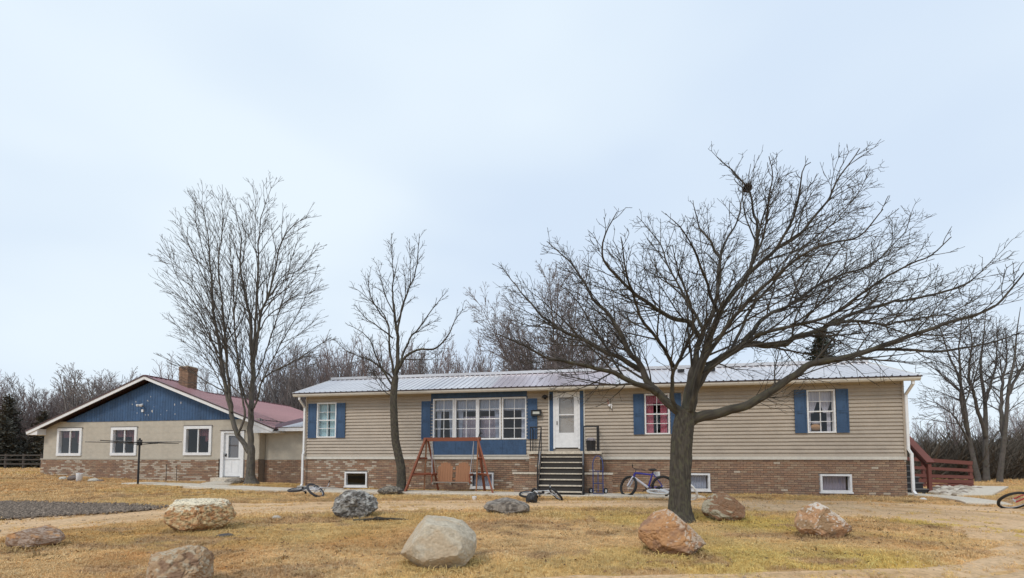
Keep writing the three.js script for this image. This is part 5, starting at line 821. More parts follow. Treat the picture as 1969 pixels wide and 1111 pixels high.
  boulder('peach and white boulder standing alone on the right of the lawn', 5.02, -7.1, 0.84, 0.63, 0.62, 10, [[-0.8, 0.45, 0.3, 0.72], [0.72, 0.68, 0.15, 0.52], [-0.1, 0.15, 1, 0.66], [0.2, -0.5, 0.8, 0.7]], (u, a, b, c) => { const r = sstep(0.5, 0.58, b * 0.6 + 0.3 + 0.3 * (u.x * 0.6 + u.y * 0.7 - 0.55)); return K3(L3(L3([0.45, 0.26, 0.14], [0.31, 0.20, 0.11], sstep(0.42, 0.58, a)), [0.60, 0.54, 0.47], Math.max(r, sstep(0.64, 0.7, b) * 0.5)), speck(c)); }, { rough: 0.15 });
  boulder('small grey rock beside the path under the tall tree', -11.75, -18.55, 0.7, 0.32, 0.5, 11, [[0, 0.9, 0.3, 0.7]], (u, a, b, c) => K3(L3([0.17, 0.15, 0.125], [0.33, 0.29, 0.235], sstep(0.4, 0.62, b)), speck(c)), { rough: 0.14, detail: 20 });
  for (const [l, x, z, w, h, s] of [['pale stone on the left of the row below the gable window', -19.85, -19.4, 0.3, 0.2, 21], ['dark stone leaning on the white pot below the gable window', -19.3, -19.3, 0.42, 0.3, 22], ['cream stone on the right of the row below the gable window', -18.3, -19.2, 0.42, 0.2, 23], ['dark stone at the right end of the row below the gable window', -17.95, -19.15, 0.26, 0.16, 24]])
    boulder(l, x, z, w, h, w * 0.8, s, [[0.1, 0.9, 0.3, 0.7]], (u, a, b, c) => K3(s % 2 ? [0.5, 0.47, 0.4] : [0.16, 0.13, 0.115], speck(c) * (0.7 + 0.6 * b)), { name: 'garden_stone', group: 'stones below the gable window', detail: 12 });
  for (const [l, x, z, w, h, s] of [['fist sized pale stone left of the dark hollowed boulder', -4.86, -9.1, 0.18, 0.1, 31], ['flat dark stone on the grass by the pale topped boulder', -4.64, -7.15, 0.28, 0.07, 32], ['small white stone on the grass near the side walk', 12.25, -13.1, 0.2, 0.1, 33]])
    boulder(l, x, z, w, h, w * 0.7, s, [], (u, a, b, c) => K3(s === 33 ? [0.7, 0.69, 0.66] : s === 32 ? [0.07, 0.065, 0.062] : [0.42, 0.38, 0.32], speck(c)), { name: 'loose_stone', group: 'loose stones on the lawn', detail: 10 });
}
// river stones in the bed below the ramp
{
  const R = mulberry(66), geos = [0, 1, 2].map((k) => { const g = new THREE.IcosahedronGeometry(0.1, 3), p = g.attributes.position; for (let i = 0; i < p.count; i++) { const f = 0.8 + 0.4 * fbm(p.getX(i) * 12 + k * 9, p.getY(i) * 12, p.getZ(i) * 12, 2); p.setXYZ(i, p.getX(i) * f * 1.25, p.getY(i) * f * 0.7, p.getZ(i) * f); } g.computeVertexNormals(); return g; });
  const mats = [[0.46, 0.41, 0.34], [0.34, 0.29, 0.23], [0.56, 0.52, 0.45], [0.24, 0.2, 0.165]].map((c) => std(rgb(...c), 0.85)); let k = 0;
  while (k < 190) { const t = R(), s = R(), u = mix(mix(22.95, 23.6, s), mix(26.2, 27.4, s), t), n = mix(-0.75, -5.1, t) + (R() - 0.5) * 0.6; const [x, z] = hw(u, n); const m = obj('river_stone', geos[k % 3], mats[Math.floor(R() * 4)]); tag(m, 'rounded pale stone in the bed below the red ramp', 'stone', 'river stones below the ramp'); m.position.set(x, terrain(x, z) + 0.02 + R() * 0.05, z); m.rotation.set(0, R() * 6.28, 0); m.scale.setScalar(0.5 + R() * 0.55); k++; }
}
{ const c = [hw(22.9, -0.7), hw(23.8, -0.8), hw(27.6, -5.2), hw(25.9, -5.4)], g = new THREE.ShapeGeometry(new THREE.Shape(c.map(([x, z]) => new THREE.Vector2(x, -z)))); g.rotateX(-Math.PI / 2); g.translate(0, 0.03, 0); structure('stone_bed', uvm(g), std(rgb(0.12, 0.10, 0.08), 0.95, { map: rep(texGrit, 1) }), 'dark soil under the river stones'); }

// ---------------------------------------------------------------- swing
const redWood = std(rgb(0.25, 0.075, 0.035), 0.7, { map: rep(texStreak, 3, 1) }), seatWood = std(rgb(0.36, 0.17, 0.085), 0.75, { map: rep(texStreak, 3, 1) }), greyWood = std(rgb(0.30, 0.26, 0.22), 0.85, { map: rep(texStreak, 3, 1) });
{
  const s = thing('garden_swing', 'red brown timber swing with a hanging two seat bench before the wide window', 'swing', [HO[0], 0, HO[1]], -HA), T = 1.93;
  obj('top_beam', beam([5.60, T, 1.15], [7.74, T, 1.15], 0.13, 0.09), redWood, s);
  const leg = (a, b, w = 0.1) => obj('leg', beam(a, b, w, 0.06), redWood, s);
  leg([5.70, T + 0.03, 1.22], [5.16, 0.06, 1.75], 0.11); leg([5.72, T + 0.03, 1.08], [5.98, 0.06, 0.62], 0.08); obj('brace_pole', beam([5.70, T - 0.06, 1.15], [5.62, 0.06, 1.12], 0.045, 0.045), seatWood, s);
  leg([7.64, T + 0.03, 1.22], [8.32, 0.06, 1.75], 0.11); leg([7.62, T + 0.03, 1.08], [7.76, 0.06, 0.62], 0.08); obj('brace_pole', beam([7.64, T - 0.06, 1.15], [7.58, 0.06, 1.15], 0.045, 0.045), seatWood, s);
  obj('cross_brace', beam([5.34, 0.68, 1.6], [5.98, 0.68, 0.8], 0.1, 0.04, 0), redWood, s); obj('cross_brace', beam([7.55, 0.68, 0.85], [8.13, 0.68, 1.6], 0.1, 0.04, 0), redWood, s);
  obj('upper_brace', beam([7.62, 1.25, 1.1], [7.9, 1.25, 1.38], 0.08, 0.04), redWood, s); obj('upper_brace', beam([5.48, 1.25, 1.38], [5.72, 1.25, 1.1], 0.06, 0.04), redWood, s);
  obj('hook', pipe([[7.66, T + 0.05, 1.15], [7.69, T + 0.17, 1.15], [7.76, T + 0.22, 1.15], [7.8, T + 0.2, 1.15]], 0.02, 12, 6), M.black, s);
  const b = thing('swing_bench', 'wooden bench seat with two fan backs hanging in the swing', 'bench', [hw(6.7, 1.15)[0], 0, hw(6.7, 1.15)[1]], -HA);
  for (let i = 0; i < 4; i++) obj('seat_slat', span(-0.68, 0.68, 0.385, 0.41, -0.16 + i * 0.11, -0.06 + i * 0.11), i === 3 ? greyWood : seatWood, b);
  for (const c of [-0.34, 0.34]) for (let i = 0; i < 6; i++) { const k = (i - 2.5), h = 1.12 - 0.016 * k * k - (Math.abs(k) > 2 ? 0.03 : 0), x = c + k * 0.094; const sh = new THREE.Shape(); sh.moveTo(x - 0.044, 0.42); sh.lineTo(x + 0.044, 0.42); sh.lineTo(x + 0.045, h - 0.035); sh.quadraticCurveTo(x + 0.03, h, x, h); sh.quadraticCurveTo(x - 0.03, h, x - 0.045, h - 0.035); const g = new THREE.ExtrudeGeometry(sh, { depth: 0.018, bevelEnabled: false }); g.translate(0, 0, -0.009); g.rotateX(-0.16); g.translate(0, 0, -0.08); obj('back_slat', uvm(g), seatWood, b); }
  obj('back_rail', [beam([-0.66, 0.78, -0.24], [0.66, 0.78, -0.24], 0.05, 0.03)], seatWood, b); obj('back_rail', [beam([-0.66, 0.5, -0.2], [0.66, 0.5, -0.2], 0.05, 0.03)], seatWood, b);
  for (const x of [-0.66, 0, 0.66]) obj('seat_bearer', beam([x, 0.35, -0.2], [x, 0.35, 0.26], 0.05, 0.06), greyWood, b);
  for (const x of [-0.7, 0.7]) { obj('arm_rest', beam([x, 0.66, -0.22], [x, 0.66, 0.28], 0.03, 0.08), redWood, b); obj('arm_post', beam([x, 0.37, 0.22], [x, 0.65, 0.22], 0.05, 0.04), redWood, b); obj('chain', [rod([x, 0.66, 0.2], [x * 1.12, 1.88, 0], 0.012, 0.012, 6), rod([x, 0.66, -0.18], [x * 1.12, 1.88, 0], 0.012, 0.012, 6)], M.steel, b); }
}
// ---------------------------------------------------------------- bicycles (built standing along +x, wheels at y = r)
function bicycle(name, label, o) {
  const root = thing(name, label, 'bicycle', o.pos, 0, 'bicycles left about the yard'), body = new THREE.Group(); const r = o.r, wb = o.wb ?? r * 3.15, fm = std(o.frame, 0.35), fm2 = std(o.second ?? o.frame, 0.35), tm = std(o.tyre ?? rgb(0.02, 0.02, 0.02), 0.85), rim = std(o.rim ?? rgb(0.6, 0.61, 0.63), 0.35, { metalness: 0.6 });
  const k = r / 0.33, ra = [-wb * 0.45, r, 0], fa = [wb * 0.55, r, 0], bb = [-0.03 * k, r * 0.88, 0], seat = [-0.16 * k, r + 0.42 * k, 0], head = [wb * 0.55 - 0.2 * k, r + 0.42 * k, 0], hb = [wb * 0.55 - 0.16 * k, r + 0.28 * k, 0];
  // every part carries the pose itself, so the thing stays two levels deep
  const E = new THREE.Euler(o.rot?.[0] ?? 0, o.rot?.[1] ?? 0, o.rot?.[2] ?? 0, 'YXZ'), Mx = new THREE.Matrix4().makeRotationFromEuler(E), steer = new THREE.Matrix4().makeTranslation(...fa).multiply(new THREE.Matrix4().makeRotationAxis(V(head[0] - fa[0], head[1] - fa[1], 0).normalize(), o.steer ?? 0)).multiply(new THREE.Matrix4().makeTranslation(-fa[0], -fa[1], 0));
  const put = (n, g, m, st, par) => { g = Array.isArray(g) ? merge(g) : g; if (st) g.applyMatrix4(steer); g.applyMatrix4(Mx); return obj(n, g, m, par ?? root); };
  const rt = 0.013 * Math.max(0.85, k) * (o.fat ?? 1.15);
  put('frame', [rod(bb, seat, rt), rod(seat, ra, rt * 0.6), rod(bb, ra, rt * 0.75), rod([seat[0] + 0.02, seat[1] - 0.06 * k, 0], head, rt * 1.15), rod(head, hb, rt * 1.4)], fm); put('down_tube', rod(bb, hb, rt * 1.5), fm2);
  for (const [c, st] of [[ra, false], [fa, true]]) {
    const w = new THREE.Group(); w.name = 'wheel'; root.add(w);
    put('tyre', new THREE.TorusGeometry(r - 0.022, 0.022 * (o.fat ?? 1.15), 8, 36).translate(...c), tm, st, w); put('rim', new THREE.TorusGeometry(r - 0.05, 0.011, 6, 36).translate(...c), rim, st, w);
    const sp = []; for (let i = 0; i < 14; i++) { const a = i / 14 * 6.283; sp.push(rod([c[0], c[1], 0], [c[0] + Math.cos(a) * (r - 0.05), c[1] + Math.sin(a) * (r - 0.05), 0], 0.0022, 0.0022, 4)); } sp.push(rod([c[0], c[1], -0.05], [c[0], c[1], 0.05], 0.018)); put('spokes', sp, rim, st, w);
  }
  put('fork', [rod([fa[0], fa[1], -0.05], [hb[0], hb[1], -0.045], rt * 0.9), rod([fa[0], fa[1], 0.05], [hb[0], hb[1], 0.045], rt * 0.9), rod([hb[0], hb[1], -0.05], [hb[0], hb[1], 0.05], rt)], fm2, true);
  const hy = head[1] + 0.12 * k, hx = head[0] - 0.03; put('handlebar', [rod(head, [hx, hy, 0], 0.013), pipe([[hx - 0.1 * k, hy + 0.05, -0.29 * k], [hx + 0.03, hy + 0.02, -0.12 * k], [hx + 0.03, hy, 0], [hx + 0.03, hy + 0.02, 0.12 * k], [hx - 0.1 * k, hy + 0.05, 0.29 * k]], 0.012, 20, 6)], o.bar ? std(o.bar, 0.4) : M.steel, true);
  put('grips', [rod([hx - 0.1 * k, hy + 0.05, -0.29 * k], [hx - 0.03, hy + 0.035, -0.2 * k], 0.017), rod([hx - 0.1 * k, hy + 0.05, 0.29 * k], [hx - 0.03, hy + 0.035, 0.2 * k], 0.017)], M.rubber, true);
  const sg = new THREE.SphereGeometry(0.5, 16, 10), sp = sg.attributes.position; for (let i = 0; i < sp.count; i++) { const x = sp.getX(i); sp.setXYZ(i, x * 0.27 * k, sp.getY(i) * 0.075, sp.getZ(i) * (x < 0 ? 0.17 : 0.17 - 0.2 * x) * k); } sg.computeVertexNormals(); put('saddle', [sg.translate(seat[0], seat[1] + 0.1 * k, 0), rod(seat, [seat[0] - 0.02, seat[1] + 0.09 * k, 0], 0.013)], M.rubber);
  put('crank', [new THREE.TorusGeometry(0.075 * k, 0.012, 5, 20).translate(bb[0], bb[1], 0.045), rod([bb[0], bb[1], 0.055], [bb[0] + 0.1 * k, bb[1] - 0.11 * k, 0.06], 0.01), rod([bb[0], bb[1], -0.055], [bb[0] - 0.1 * k, bb[1] + 0.11 * k, -0.06], 0.01), rod([bb[0], bb[1], -0.06], [bb[0], bb[1], 0.06], 0.018)], M.iron);
  for (const q of [1, -1]) put('pedal', box(0.08, 0.022, 0.08, bb[0] + q * 0.1 * k, bb[1] - q * 0.11 * k, q * 0.1), M.rubber);
  if (o.stand) put('kickstand', rod([bb[0] - 0.12, bb[1] - 0.02, 0.04], [bb[0] - 0.05, 0.0, 0.2], 0.009), M.iron);
  if (o.plate) put('number_plate', box(0.2, 0.15, 0.01, seat[0] - 0.14, seat[1] - 0.04, 0.06), M.white);
  // settle on the ground
  const bbx = new THREE.Box3().setFromObject(root); root.position.y = terrain(o.pos[0], o.pos[2]) + (o.lift ?? 0) - (bbx.min.y - root.position.y); return root;
}
const LIE = Math.PI / 2 - 0.13;
bicycle('mountain_bike', 'blue and white mountain bike standing against the brick base', { pos: [4.35, 0, -14.15], r: 0.34, rot: [-0.12, Math.PI - 0.12, 0], steer: -1.0, frame: rgb(0.04, 0.04, 0.27), second: rgb(0.6, 0.6, 0.66), stand: true, plate: true, fat: 1.9, lift: 0.0, bar: rgb(0.06, 0.05, 0.05) });
bicycle('white_bike', 'white bike lying on the grass behind the broad trunk', { pos: [4.66, 0, -12.45], r: 0.3, rot: [-LIE, 0.12, 0], steer: 1.15, frame: rgb(0.62, 0.62, 0.63), tyre: rgb(0.62, 0.62, 0.6), fat: 1.4 });
bicycle('child_bike', 'grey and white child bike lying at the end of the path by the downspout', { pos: [-6.85, 0, -14.0], r: 0.3, rot: [-LIE, -0.55, 0], steer: 0.8, frame: rgb(0.45, 0.45, 0.48), second: rgb(0.68, 0.68, 0.7), tyre: rgb(0.05, 0.05, 0.055), fat: 1.7 });
bicycle('silver_bike', 'silver bike fallen on its side before the front steps', { pos: [0.85, 0, -12.6], r: 0.26, rot: [-LIE + 0.1, 0.06, 0], steer: 0.9, frame: rgb(0.6, 0.6, 0.6), second: rgb(0.66, 0.66, 0.64), fat: 1.5 });
bicycle('red_bike', 'red bike with black tyres lying at the right edge of the lawn', { pos: [12.86, 0, -10.95], r: 0.31, rot: [-0.85, Math.PI - 0.1, 0], steer: -0.15, frame: rgb(0.42, 0.03, 0.045), rim: rgb(0.7, 0.7, 0.7), fat: 1.4 });
{ // black bag beside the silver bike
  const g = new THREE.IcosahedronGeometry(1, 8), p = g.attributes.position; for (let i = 0; i < p.count; i++) { const f = 0.8 + 0.4 * fbm(p.getX(i) * 2 + 3, p.getY(i) * 2, p.getZ(i) * 2, 3); p.setXYZ(i, p.getX(i) * 0.17 * f, Math.max(-0.13, p.getY(i) * 0.17 * f) + 0.12, p.getZ(i) * 0.15 * f); } g.computeVertexNormals();
  const m = tag(obj('black_bag', g, M.black), 'small black bag on the ground left of the silver bike', 'bag'); m.position.set(0.55, 0, -12.35);
}
{ // hand truck against the right side wall of the stoop
  const [x, z] = hw(11.82, 1.42), t = thing('hand_truck', 'blue hand truck with pale wheel hubs leaning on the brick by the steps', 'hand truck', [x, 0.075, z], -HA), bl = std(rgb(0.03, 0.05, 0.17), 0.45);
  obj('frame', [pipe([[-0.16, 0.05, 0.1], [-0.16, 0.6, 0.02], [-0.15, 1.08, -0.08], [-0.06, 1.24, -0.12], [0.06, 1.24, -0.12], [0.15, 1.08, -0.08], [0.16, 0.6, 0.02], [0.16, 0.05, 0.1]], 0.017, 40, 8), rod([-0.16, 0.35, 0.06], [0.16, 0.35, 0.06], 0.013), rod([-0.16, 0.75, 0.0], [0.16, 0.75, 0.0], 0.013), box(0.03, 0.7, 0.012, 0, 0.42, 0.045)], bl, t);
  obj('toe_plate', box(0.36, 0.012, 0.2, 0, 0.02, 0.22), bl, t); obj('axle', rod([-0.24, 0.1, 0.02], [0.24, 0.1, 0.02], 0.012), M.iron, t);
  for (const s of [-1, 1]) { const w = part('wheel', t, [s * 0.24, 0.1, 0.02]); w.rotation.y = 0.9; obj('tyre', new THREE.TorusGeometry(0.075, 0.03, 8, 22), M.rubber, w); obj('hub', new THREE.CylinderGeometry(0.055, 0.055, 0.04, 16).rotateX(Math.PI / 2), M.white, w); }
}
{ // rotary clothes line
  const x = -15.0, z = -17.6, t = thing('clothes_line', 'black rotary clothes post with level arms on the lawn before the gable', 'clothes line', [x, terrain(x, z), z], 0);
  obj('post', rod([0, -0.1, 0], [0, 1.92, 0], 0.036, 0.034, 12), M.iron, t); obj('hub', new THREE.CylinderGeometry(0.085, 0.085, 0.22, 12).translate(0, 1.74, 0), M.iron, t);
  const A = [0.16, 1.45, 3.0, 4.75], ends = A.map((a) => [Math.cos(a) * 1.95, 1.76, Math.sin(a) * 1.95]);
  for (const e of ends) { obj('arm', rod([0, 1.74, 0], e, 0.018, 0.014), M.iron, t); obj('strut', rod([0, 1.66, 0], [e[0] * 0.45, 1.735, e[2] * 0.45], 0.01), M.iron, t); }
  const ln = []; for (const f of [0.6, 0.8, 0.98]) for (let i = 0; i < 4; i++) { const a = ends[i], b = ends[(i + 1) % 4]; ln.push(rod([a[0] * f, 1.765, a[2] * f], [b[0] * f, 1.765, b[2] * f], 0.003, 0.003, 4)); } obj('lines', ln, std(rgb(0.3, 0.3, 0.3), 0.8), t);
}
{ // white pot among the stones
  const x = -19.0, z = -19.25, m = tag(obj('white_pot', new THREE.LatheGeometry([[0, 0], [0.09, 0], [0.12, 0.3], [0.13, 0.36], [0.115, 0.36], [0.1, 0.05], [0, 0.05]].map((p) => new THREE.Vector2(...p)), 20), M.white), 'white plastic pot among stones below the gable window', 'pot'); m.position.set(x, terrain(x, z), z); m.rotation.z = -0.08;
}
{ // white cup on the lawn, planks along the walk, stick by the dark boulder
  const c = tag(obj('white_cup', new THREE.LatheGeometry([[0, 0], [0.05, 0], [0.075, 0.13], [0.07, 0.13], [0.045, 0.01]].map((p) => new THREE.Vector2(...p)), 16), M.white), 'white cup on the grass below the swing', 'cup'); c.position.set(-1.12, terrain(-1.12, -13.1), -13.1);
  [['upper pale plank lying along the brick by the downspout', 0.25, 0.75, 2.3, 0.95, 0.13], ['lower pale plank lying along the brick by the downspout', 0.35, 0.95, 1.9, 0.98, 0.09]].forEach(([l, a, n0, b, n1, y]) => { const g = beam([a, y, n0], [b, 0.05, n1], 0.035, 0.13); const m = tag(obj('plank', g, std(rgb(0.5, 0.47, 0.42), 0.85, { map: rep(texStreak, 2) })), l, 'plank', 'planks along the house'); m.position.set(HO[0], 0.02, HO[1]); m.rotation.y = -HA; });
  const t = new Tubes(yardTone), P = [[-3.15, 0.03, -8.75], [-2.8, 0.05, -8.8], [-2.45, 0.04, -8.95], [-2.1, 0.03, -8.95]].map((p) => V(...p)); t.add(P, [0.035, 0.03, 0.024, 0.01], 7, 0.2); t.add([P[1], V(-2.65, 0.12, -8.65), V(-2.4, 0.1, -8.55)], [0.02, 0.014, 0.007], 5); tag(obj('fallen_branch', t.geo(), barkMat), 'fallen stick lying below the dark hollowed boulder', 'branch');
}
{ // wire plant support by the brick
  const [x, z] = gw(7.9, 0.5), t = thing('plant_trellis', 'thin wire plant support before the brick under the right gable window', 'trellis', [x, terrain(x, z), z], -HA); obj('stake', rod([0, -0.05, 0], [0, 0.85, 0], 0.012), M.iron, t); obj('stake', rod([0.55, -0.05, 0], [0.55, 0.8, 0], 0.01), M.iron, t); obj('rail', rod([-0.15, 0.45, 0], [0.7, 0.45, 0], 0.008), M.steel, t); obj('rail', rod([-0.1, 0.75, 0], [0.2, 0.75, 0], 0.008), M.iron, t);
}
// ---------------------------------------------------------------- side steps and ramp
const rampWood = std(rgb(0.17, 0.055, 0.042), 0.7, { map: rep(texStreak, 2, 1) });
{
  const s = thing('side_steps', 'black side steps with one red sloping handrail at the right end of the house', 'steps', [HO[0], 0, HO[1]], -HA), dk = std(rgb(0.028, 0.028, 0.03), 0.7);
  const n0 = -1.15, tread = 0.2, rise = 0.2; for (let i = 0; i < 8; i++) { obj('tread', span(21.95, 23.05, (i + 1) * rise - 0.04, (i + 1) * rise, n0 - (i + 1) * tread - 0.05, n0 - i * tread), std(rgb(0.12, 0.12, 0.12), 0.7), s); obj('riser', span(21.97, 23.03, i * rise, (i + 1) * rise - 0.042, n0 - (i + 1) * tread, n0 - i * tread - 0.03), dk, s); }
  obj('newel_post', span(23.06, 23.16, 0, 1.06, n0 - 0.1, n0), rampWood, s); obj('newel_post', span(23.06, 23.16, 0, 2.5, n0 - 1.75, n0 - 1.65), rampWood, s);
  obj('handrail', beam([23.11, 1.1, n0 + 0.05], [23.11, 2.62, n0 - 1.75], 0.24, 0.045, 0), rampWood, s); obj('lower_rail', beam([23.11, 0.88, n0 - 0.03], [23.11, 2.35, n0 - 1.72], 0.04, 0.12), rampWood, s);
  obj('landing', span(21.95, 23.05, 1.5, 1.58, n0 - 3.2, n0 - 1.65), rampWood, s);
  const r = thing('ramp', 'long red timber ramp rail and skirting running to the concrete pad', 'ramp', [HO[0], 0, HO[1]], -HA); const nn = -5.75, a = 22.0, b = 27.7;
  const yy = (u, k) => mix(1.5, 1.05, (u - a) / (b - a)) * k;
  for (const u of [22.0, 24.0, 25.9, 27.65]) obj('post', span(u - 0.05, u + 0.05, 0, yy(u, 1), nn - 0.05, nn + 0.05), rampWood, r);
  for (const [y0, h] of [[0.98, 0.16], [0.68, 0.13], [0.4, 0.14], [0.22, 0.16], [0.06, 0.14]]) obj('rail_board', beam([a, yy(a, y0), nn + 0.07], [b, yy(b, y0), nn + 0.07], h, 0.035, 0), rampWood, r);
  obj('deck', beam([a, 0.75, nn - 0.6], [b, 0.1, nn - 0.6], 0.06, 1.1, 0), rampWood, r);
}
{ // rail fence before the dark pines
  const fenceWood = std(rgb(0.075, 0.065, 0.058), 0.9), f = thing('rail_fence', 'weathered rail fence before the dark pines at the far left', 'fence'), p = (i) => { const x = mix(-45, -34.6, i / 7), z = mix(-33.2, -32.2, i / 7); return [x, terrain(x, z), z]; };
  for (let i = 0; i < 8; i++) { const a = p(i); obj('post', beam([a[0], a[1] - 0.1, a[2]], [a[0], a[1] + 1.15, a[2]], 0.1, 0.1), fenceWood, f); if (i < 7) for (const h of [0.4, 0.72, 1.04]) { const b = p(i + 1); obj('rail', beam([a[0], a[1] + h, a[2] + 0.07], [b[0], b[1] + h, b[2] + 0.07], 0.09, 0.03), fenceWood, f); } }
}
// ---------------------------------------------------------------- grass
{
  const blade = (R, l, w) => { const a = R() * 6.283, lean = 0.35 + R() * 1.0, x0 = (R() - 0.5) * 0.06, z0 = (R() - 0.5) * 0.06, c = Math.cos(a), s = Math.sin(a), px = -s * w, pz = c * w, m = [x0 + c * l * 0.35 * lean, l * 0.6, z0 + s * l * 0.35 * lean], t = [x0 + c * l * lean, l * (0.95 - 0.4 * lean), z0 + s * l * lean]; return [x0 - px, -0.01, z0 - pz, x0 + px, -0.01, z0 + pz, m[0] + px * 0.7, m[1], m[2] + pz * 0.7, x0 - px, -0.01, z0 - pz, m[0] + px * 0.7, m[1], m[2] + pz * 0.7, m[0] - px * 0.7, m[1], m[2] - pz * 0.7, m[0] - px * 0.7, m[1], m[2] - pz * 0.7, m[0] + px * 0.7, m[1], m[2] + pz * 0.7, ...t]; };
  const tuft = (seed, n, l, w) => { const R = mulberry(seed), p = []; for (let i = 0; i < n; i++) p.push(...blade(R, l * (0.5 + R()), w * (0.7 + 0.6 * R()))); const g = new THREE.BufferGeometry(); g.setAttribute('position', new THREE.Float32BufferAttribute(p, 3)); g.computeVertexNormals(); return g; };
  const grassMat = std(0xffffff, 0.9), R = mulberry(2024), m = new THREE.Matrix4(), q = new THREE.Quaternion(), e = new THREE.Euler(), c = new THREE.Color();
  const padPoly = [hw(27.5, -5.8), hw(29.0, -5.6), hw(24.5, -0.4), hw(23.2, -0.2), hw(22.8, -1.2), hw(25.6, -5.4)], sidePoly = [hw(21.6, -1.2), hw(22.5, -1.2), hw(23.15, 0), hw(23.0, 1.7), hw(22.4, 2.7), hw(21.6, 2.3), hw(22.1, 1.0), hw(22.1, 0.3)];
  const gravelIn = (x, z) => inside(gravelLine, x, z), walkBand = (x, z) => { const dx = x - HO[0], dz = z - HO[1], u = Math.cos(HA) * dx + Math.sin(HA) * dz, n = -Math.sin(HA) * dx + Math.cos(HA) * dz; return (u > -1 && u < 15.2 && n > 1.05 && n < 2.3) || (u > -0.1 && u < LEN + 0.1 && n < 0.1) || (u > 8.8 && u < 12.4 && n < 2.3 && n > 0); };
  const leftIn = (x, z) => { const dx = x - GO[0], dz = z - GO[1], u = Math.cos(HA) * dx + Math.sin(HA) * dz, n = -Math.sin(HA) * dx + Math.cos(HA) * dz; return (u > -0.2 && u < 16 && n < 0.15) || (Math.abs(u - 10.9) < 0.75 && n < 2.6 && n > 0) || Math.hypot(x + 11.6, z + 16.7) < 0.9; };
  const layer = (label, geo, n, x0, x1, d0, d1, sc, keep) => {
    const im = new THREE.InstancedMesh(geo, grassMat, n); im.name = numbered('dry_grass'); im.userData = { kind: 'stuff', label, category: 'grass' }; let k = 0, tries = 0;
    while (k < n && tries++ < n * 12) {
      const d = Math.sqrt(mix(d0 * d0, d1 * d1, R())), x = mix(x0, x1, R()) * (d1 > 14 && d < 14 ? 1 : 1), z = -d; if (Math.abs(x) > d * 1.3 + 0.6) continue; if (keep && !keep(x, z)) continue; if (gravelIn(x, z) || walkBand(x, z) || leftIn(x, z) || inside(padPoly, x, z) || inside(sidePoly, x, z)) continue;
      const jit = (R() + R() + R() - 1.5) * 0.55, dr = inside(drivePoly, x + jit + (fbm(x * 1.7, 2, z * 1.7, 3) - 0.5) * 0.9, z + jit * 0.9 + (fbm(x * 1.7, 8, z * 1.7, 3) - 0.5) * 0.8), patch = fbm(x * 2.4, 3, z * 2.4, 3); if (dr && !(patch > 0.62 && R() < 0.2)) continue; if (!dr && patch < 0.36 && R() < 0.75) continue; if (fbm(x * 1.3 + 40, 3, z * 2.2, 4) > 0.64 && R() < 0.7) continue;
      const s = sc * (0.4 + 0.8 * R()) * (0.45 + 0.85 * fbm(x * 1.6 + 4, 6, z * 2.6, 3)) * (dr ? 0.6 : 1); e.set((R() - 0.5) * 0.5, R() * 6.283, (R() - 0.5) * 0.5); q.setFromEuler(e); m.compose(V(x, terrain(x, z) + (dr ? 0.02 : 0), z), q, V(s, s * (0.7 + 0.6 * R()), s)); im.setMatrixAt(k, m);
      const t = lawnTone(x, z), v = 0.8 + 0.5 * R(), y = R(); im.setColorAt(k, c.setRGB(t[0] * v * 1.12, t[1] * v * (y > 0.85 ? 1.28 : 1.12), t[2] * v * (y > 0.85 ? 1.5 : 1.12))); k++;
    }
    im.count = k; finish(im); scene.add(im);
  };
  layer('short straw coloured grass of the near lawn', tuft(1, 9, 0.055, 0.0028), 150000, -10.5, 10.5, 3.6, 8.5, 1);
  layer('short straw coloured grass of the island and the far verge', tuft(2, 8, 0.065, 0.0042), 90000, -18, 18, 8.5, 14, 1.05);
  layer('straw coloured grass before the houses', tuft(3, 8, 0.075, 0.006), 60000, -27, 24, 14, 21.5, 1.1);
  layer('straw coloured grass at the far left and right', tuft(4, 8, 0.09, 0.009), 40000, -42, 40, 19, 34, 1.3, (x) => x < -18 || x > 14.5);
  { // clumps of dead weeds and coarse grass standing out of the short lawn
    const n = 3600, im = new THREE.InstancedMesh(tuft(12, 14, 0.075, 0.0045), grassMat, n); im.name = 'dead_weeds'; im.userData = { kind: 'stuff', label: 'darker clumps of dead coarse grass dotted over the lawn', category: 'grass' }; let k = 0, tries = 0;
    while (k < n && tries++ < 200000) { const d = Math.sqrt(mix(15, 230, R())), x = mix(-18, 18, R()), z = -d; if (Math.abs(x) > d * 1.3 || inside(drivePoly, x, z) || gravelIn(x, z) || walkBand(x, z) || leftIn(x, z)) continue; if (fbm(x * 2.1 + 8, 4, z * 3.4, 3) < 0.52) continue; const s = 0.5 + 0.9 * R() * R(); e.set((R() - 0.5) * 0.7, R() * 6.283, (R() - 0.5) * 0.7); q.setFromEuler(e); m.compose(V(x, terrain(x, z), z), q, V(s * 1.4, s * (0.5 + 0.5 * R()), s * 1.2)); im.setMatrixAt(k, m); const v = 0.5 + 0.55 * R(); im.setColorAt(k, c.setRGB(0.46 * v, 0.315 * v, 0.14 * v)); k++; }
    im.count = k; finish(im); scene.add(im);
  }
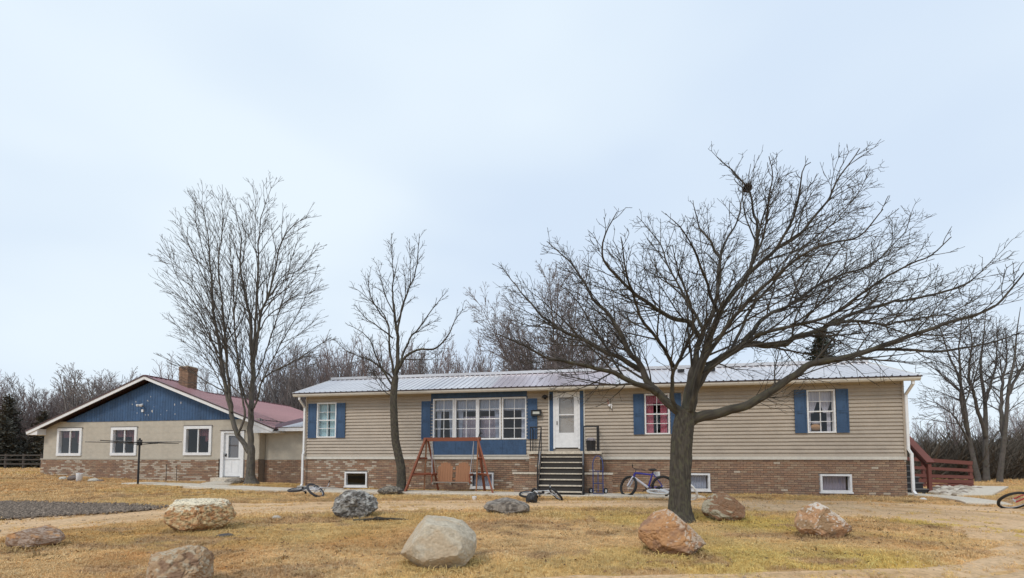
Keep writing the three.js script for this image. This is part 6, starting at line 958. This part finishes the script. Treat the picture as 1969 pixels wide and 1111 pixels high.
  { // longer grass left standing round the stones and trunks
    const all = [...bases.map(([x, z, a, b]) => [x, z, a, b]), [DATA.main[0][0][0], DATA.main[0][0][2], 0.27, 0.27], [DATA.left[0][0][0], DATA.left[0][0][2], 0.3, 0.3], [DATA.mid[0][0][0], DATA.mid[0][0][2], 0.2, 0.2]], per = 90, n = all.length * per, im = new THREE.InstancedMesh(tuft(9, 9, 0.085, 0.004), grassMat, n); im.name = 'long_grass'; im.userData = { kind: 'stuff', label: 'longer grass at the feet of the boulders and trunks', category: 'grass' }; let k = 0;
    for (const [bx, bz, a, b] of all) for (let i = 0; i < per; i++) { const w = R() * 6.283, f = 0.84 + 0.3 * R() * R(), x = bx + Math.cos(w) * a * f, z = bz + Math.sin(w) * b * f, s = (0.5 + 0.9 * R()) * (a < 0.25 ? 0.6 : 1); e.set((R() - 0.5) * 0.6, R() * 6.283, (R() - 0.5) * 0.6); q.setFromEuler(e); m.compose(V(x, terrain(x, z), z), q, V(s, s, s)); im.setMatrixAt(k, m); const t = lawnTone(x, z), v = 0.75 + 0.5 * R(); im.setColorAt(k, c.setRGB(t[0] * v, t[1] * v * 1.05, t[2] * v)); k++; }
    finish(im); scene.add(im);
  }
  // curled brown leaf flakes, added to stand in for shadow specks in the grass
  const lf = new THREE.BufferGeometry(); lf.setAttribute('position', new THREE.Float32BufferAttribute([-0.03, 0.012, 0, 0, 0, 0.017, 0, 0.004, -0.017, 0, 0, 0.017, 0.032, 0.014, 0, 0, 0.004, -0.017], 3)); lf.computeVertexNormals();
  const im = new THREE.InstancedMesh(lf, grassMat, 5200); im.name = 'shade_flakes'; im.userData = { kind: 'stuff', label: 'brown leaf flakes added as dark shadow specks over the lawn', category: 'leaves' }; let k = 0;
  while (k < 5200) { const d = Math.sqrt(mix(16, 200, R())), x = mix(-17, 17, R()), z = -d; if (Math.abs(x) > d * 1.25 || inside(drivePoly, x, z)) continue; if (fbm(x * 0.8, 5, z * 0.8, 3) < 0.42 && R() < 0.75) continue; e.set((R() - 0.5) * 0.9, R() * 6.28, (R() - 0.5) * 0.9); q.setFromEuler(e); const s = 0.45 + R() * 0.65; m.compose(V(x, terrain(x, z) + 0.03, z), q, V(s, s, s)); im.setMatrixAt(k, m); const v = 0.4 + R() * 0.9; im.setColorAt(k, c.setRGB(0.24 * v, 0.135 * v, 0.062 * v)); k++; }
  finish(im); scene.add(im);
  // small stones on the drive
  const st = new THREE.InstancedMesh(new THREE.IcosahedronGeometry(0.016, 0), grassMat, 2200); st.name = 'drive_stones'; st.userData = { kind: 'stuff', label: 'small stones loose on the dirt drive', category: 'gravel' }; k = 0;
  while (k < 2200) { const d = Math.sqrt(mix(14, 210, R())), x = mix(-17, 17, R()), z = -d; if (Math.abs(x) > d * 1.3 || !inside(drivePoly, x, z)) continue; const s = 0.35 + R() * R() * 1.2; e.set(R() * 6, R() * 6, R() * 6); q.setFromEuler(e); m.compose(V(x, terrain(x, z) + 0.03, z), q, V(s, s * 0.7, s)); st.setMatrixAt(k, m); const v = 0.3 + R() * 0.35; st.setColorAt(k, c.setRGB(v, v * 0.75, v * 0.5)); k++; }
  finish(st); scene.add(st);
}
renderer.render(scene, camera);
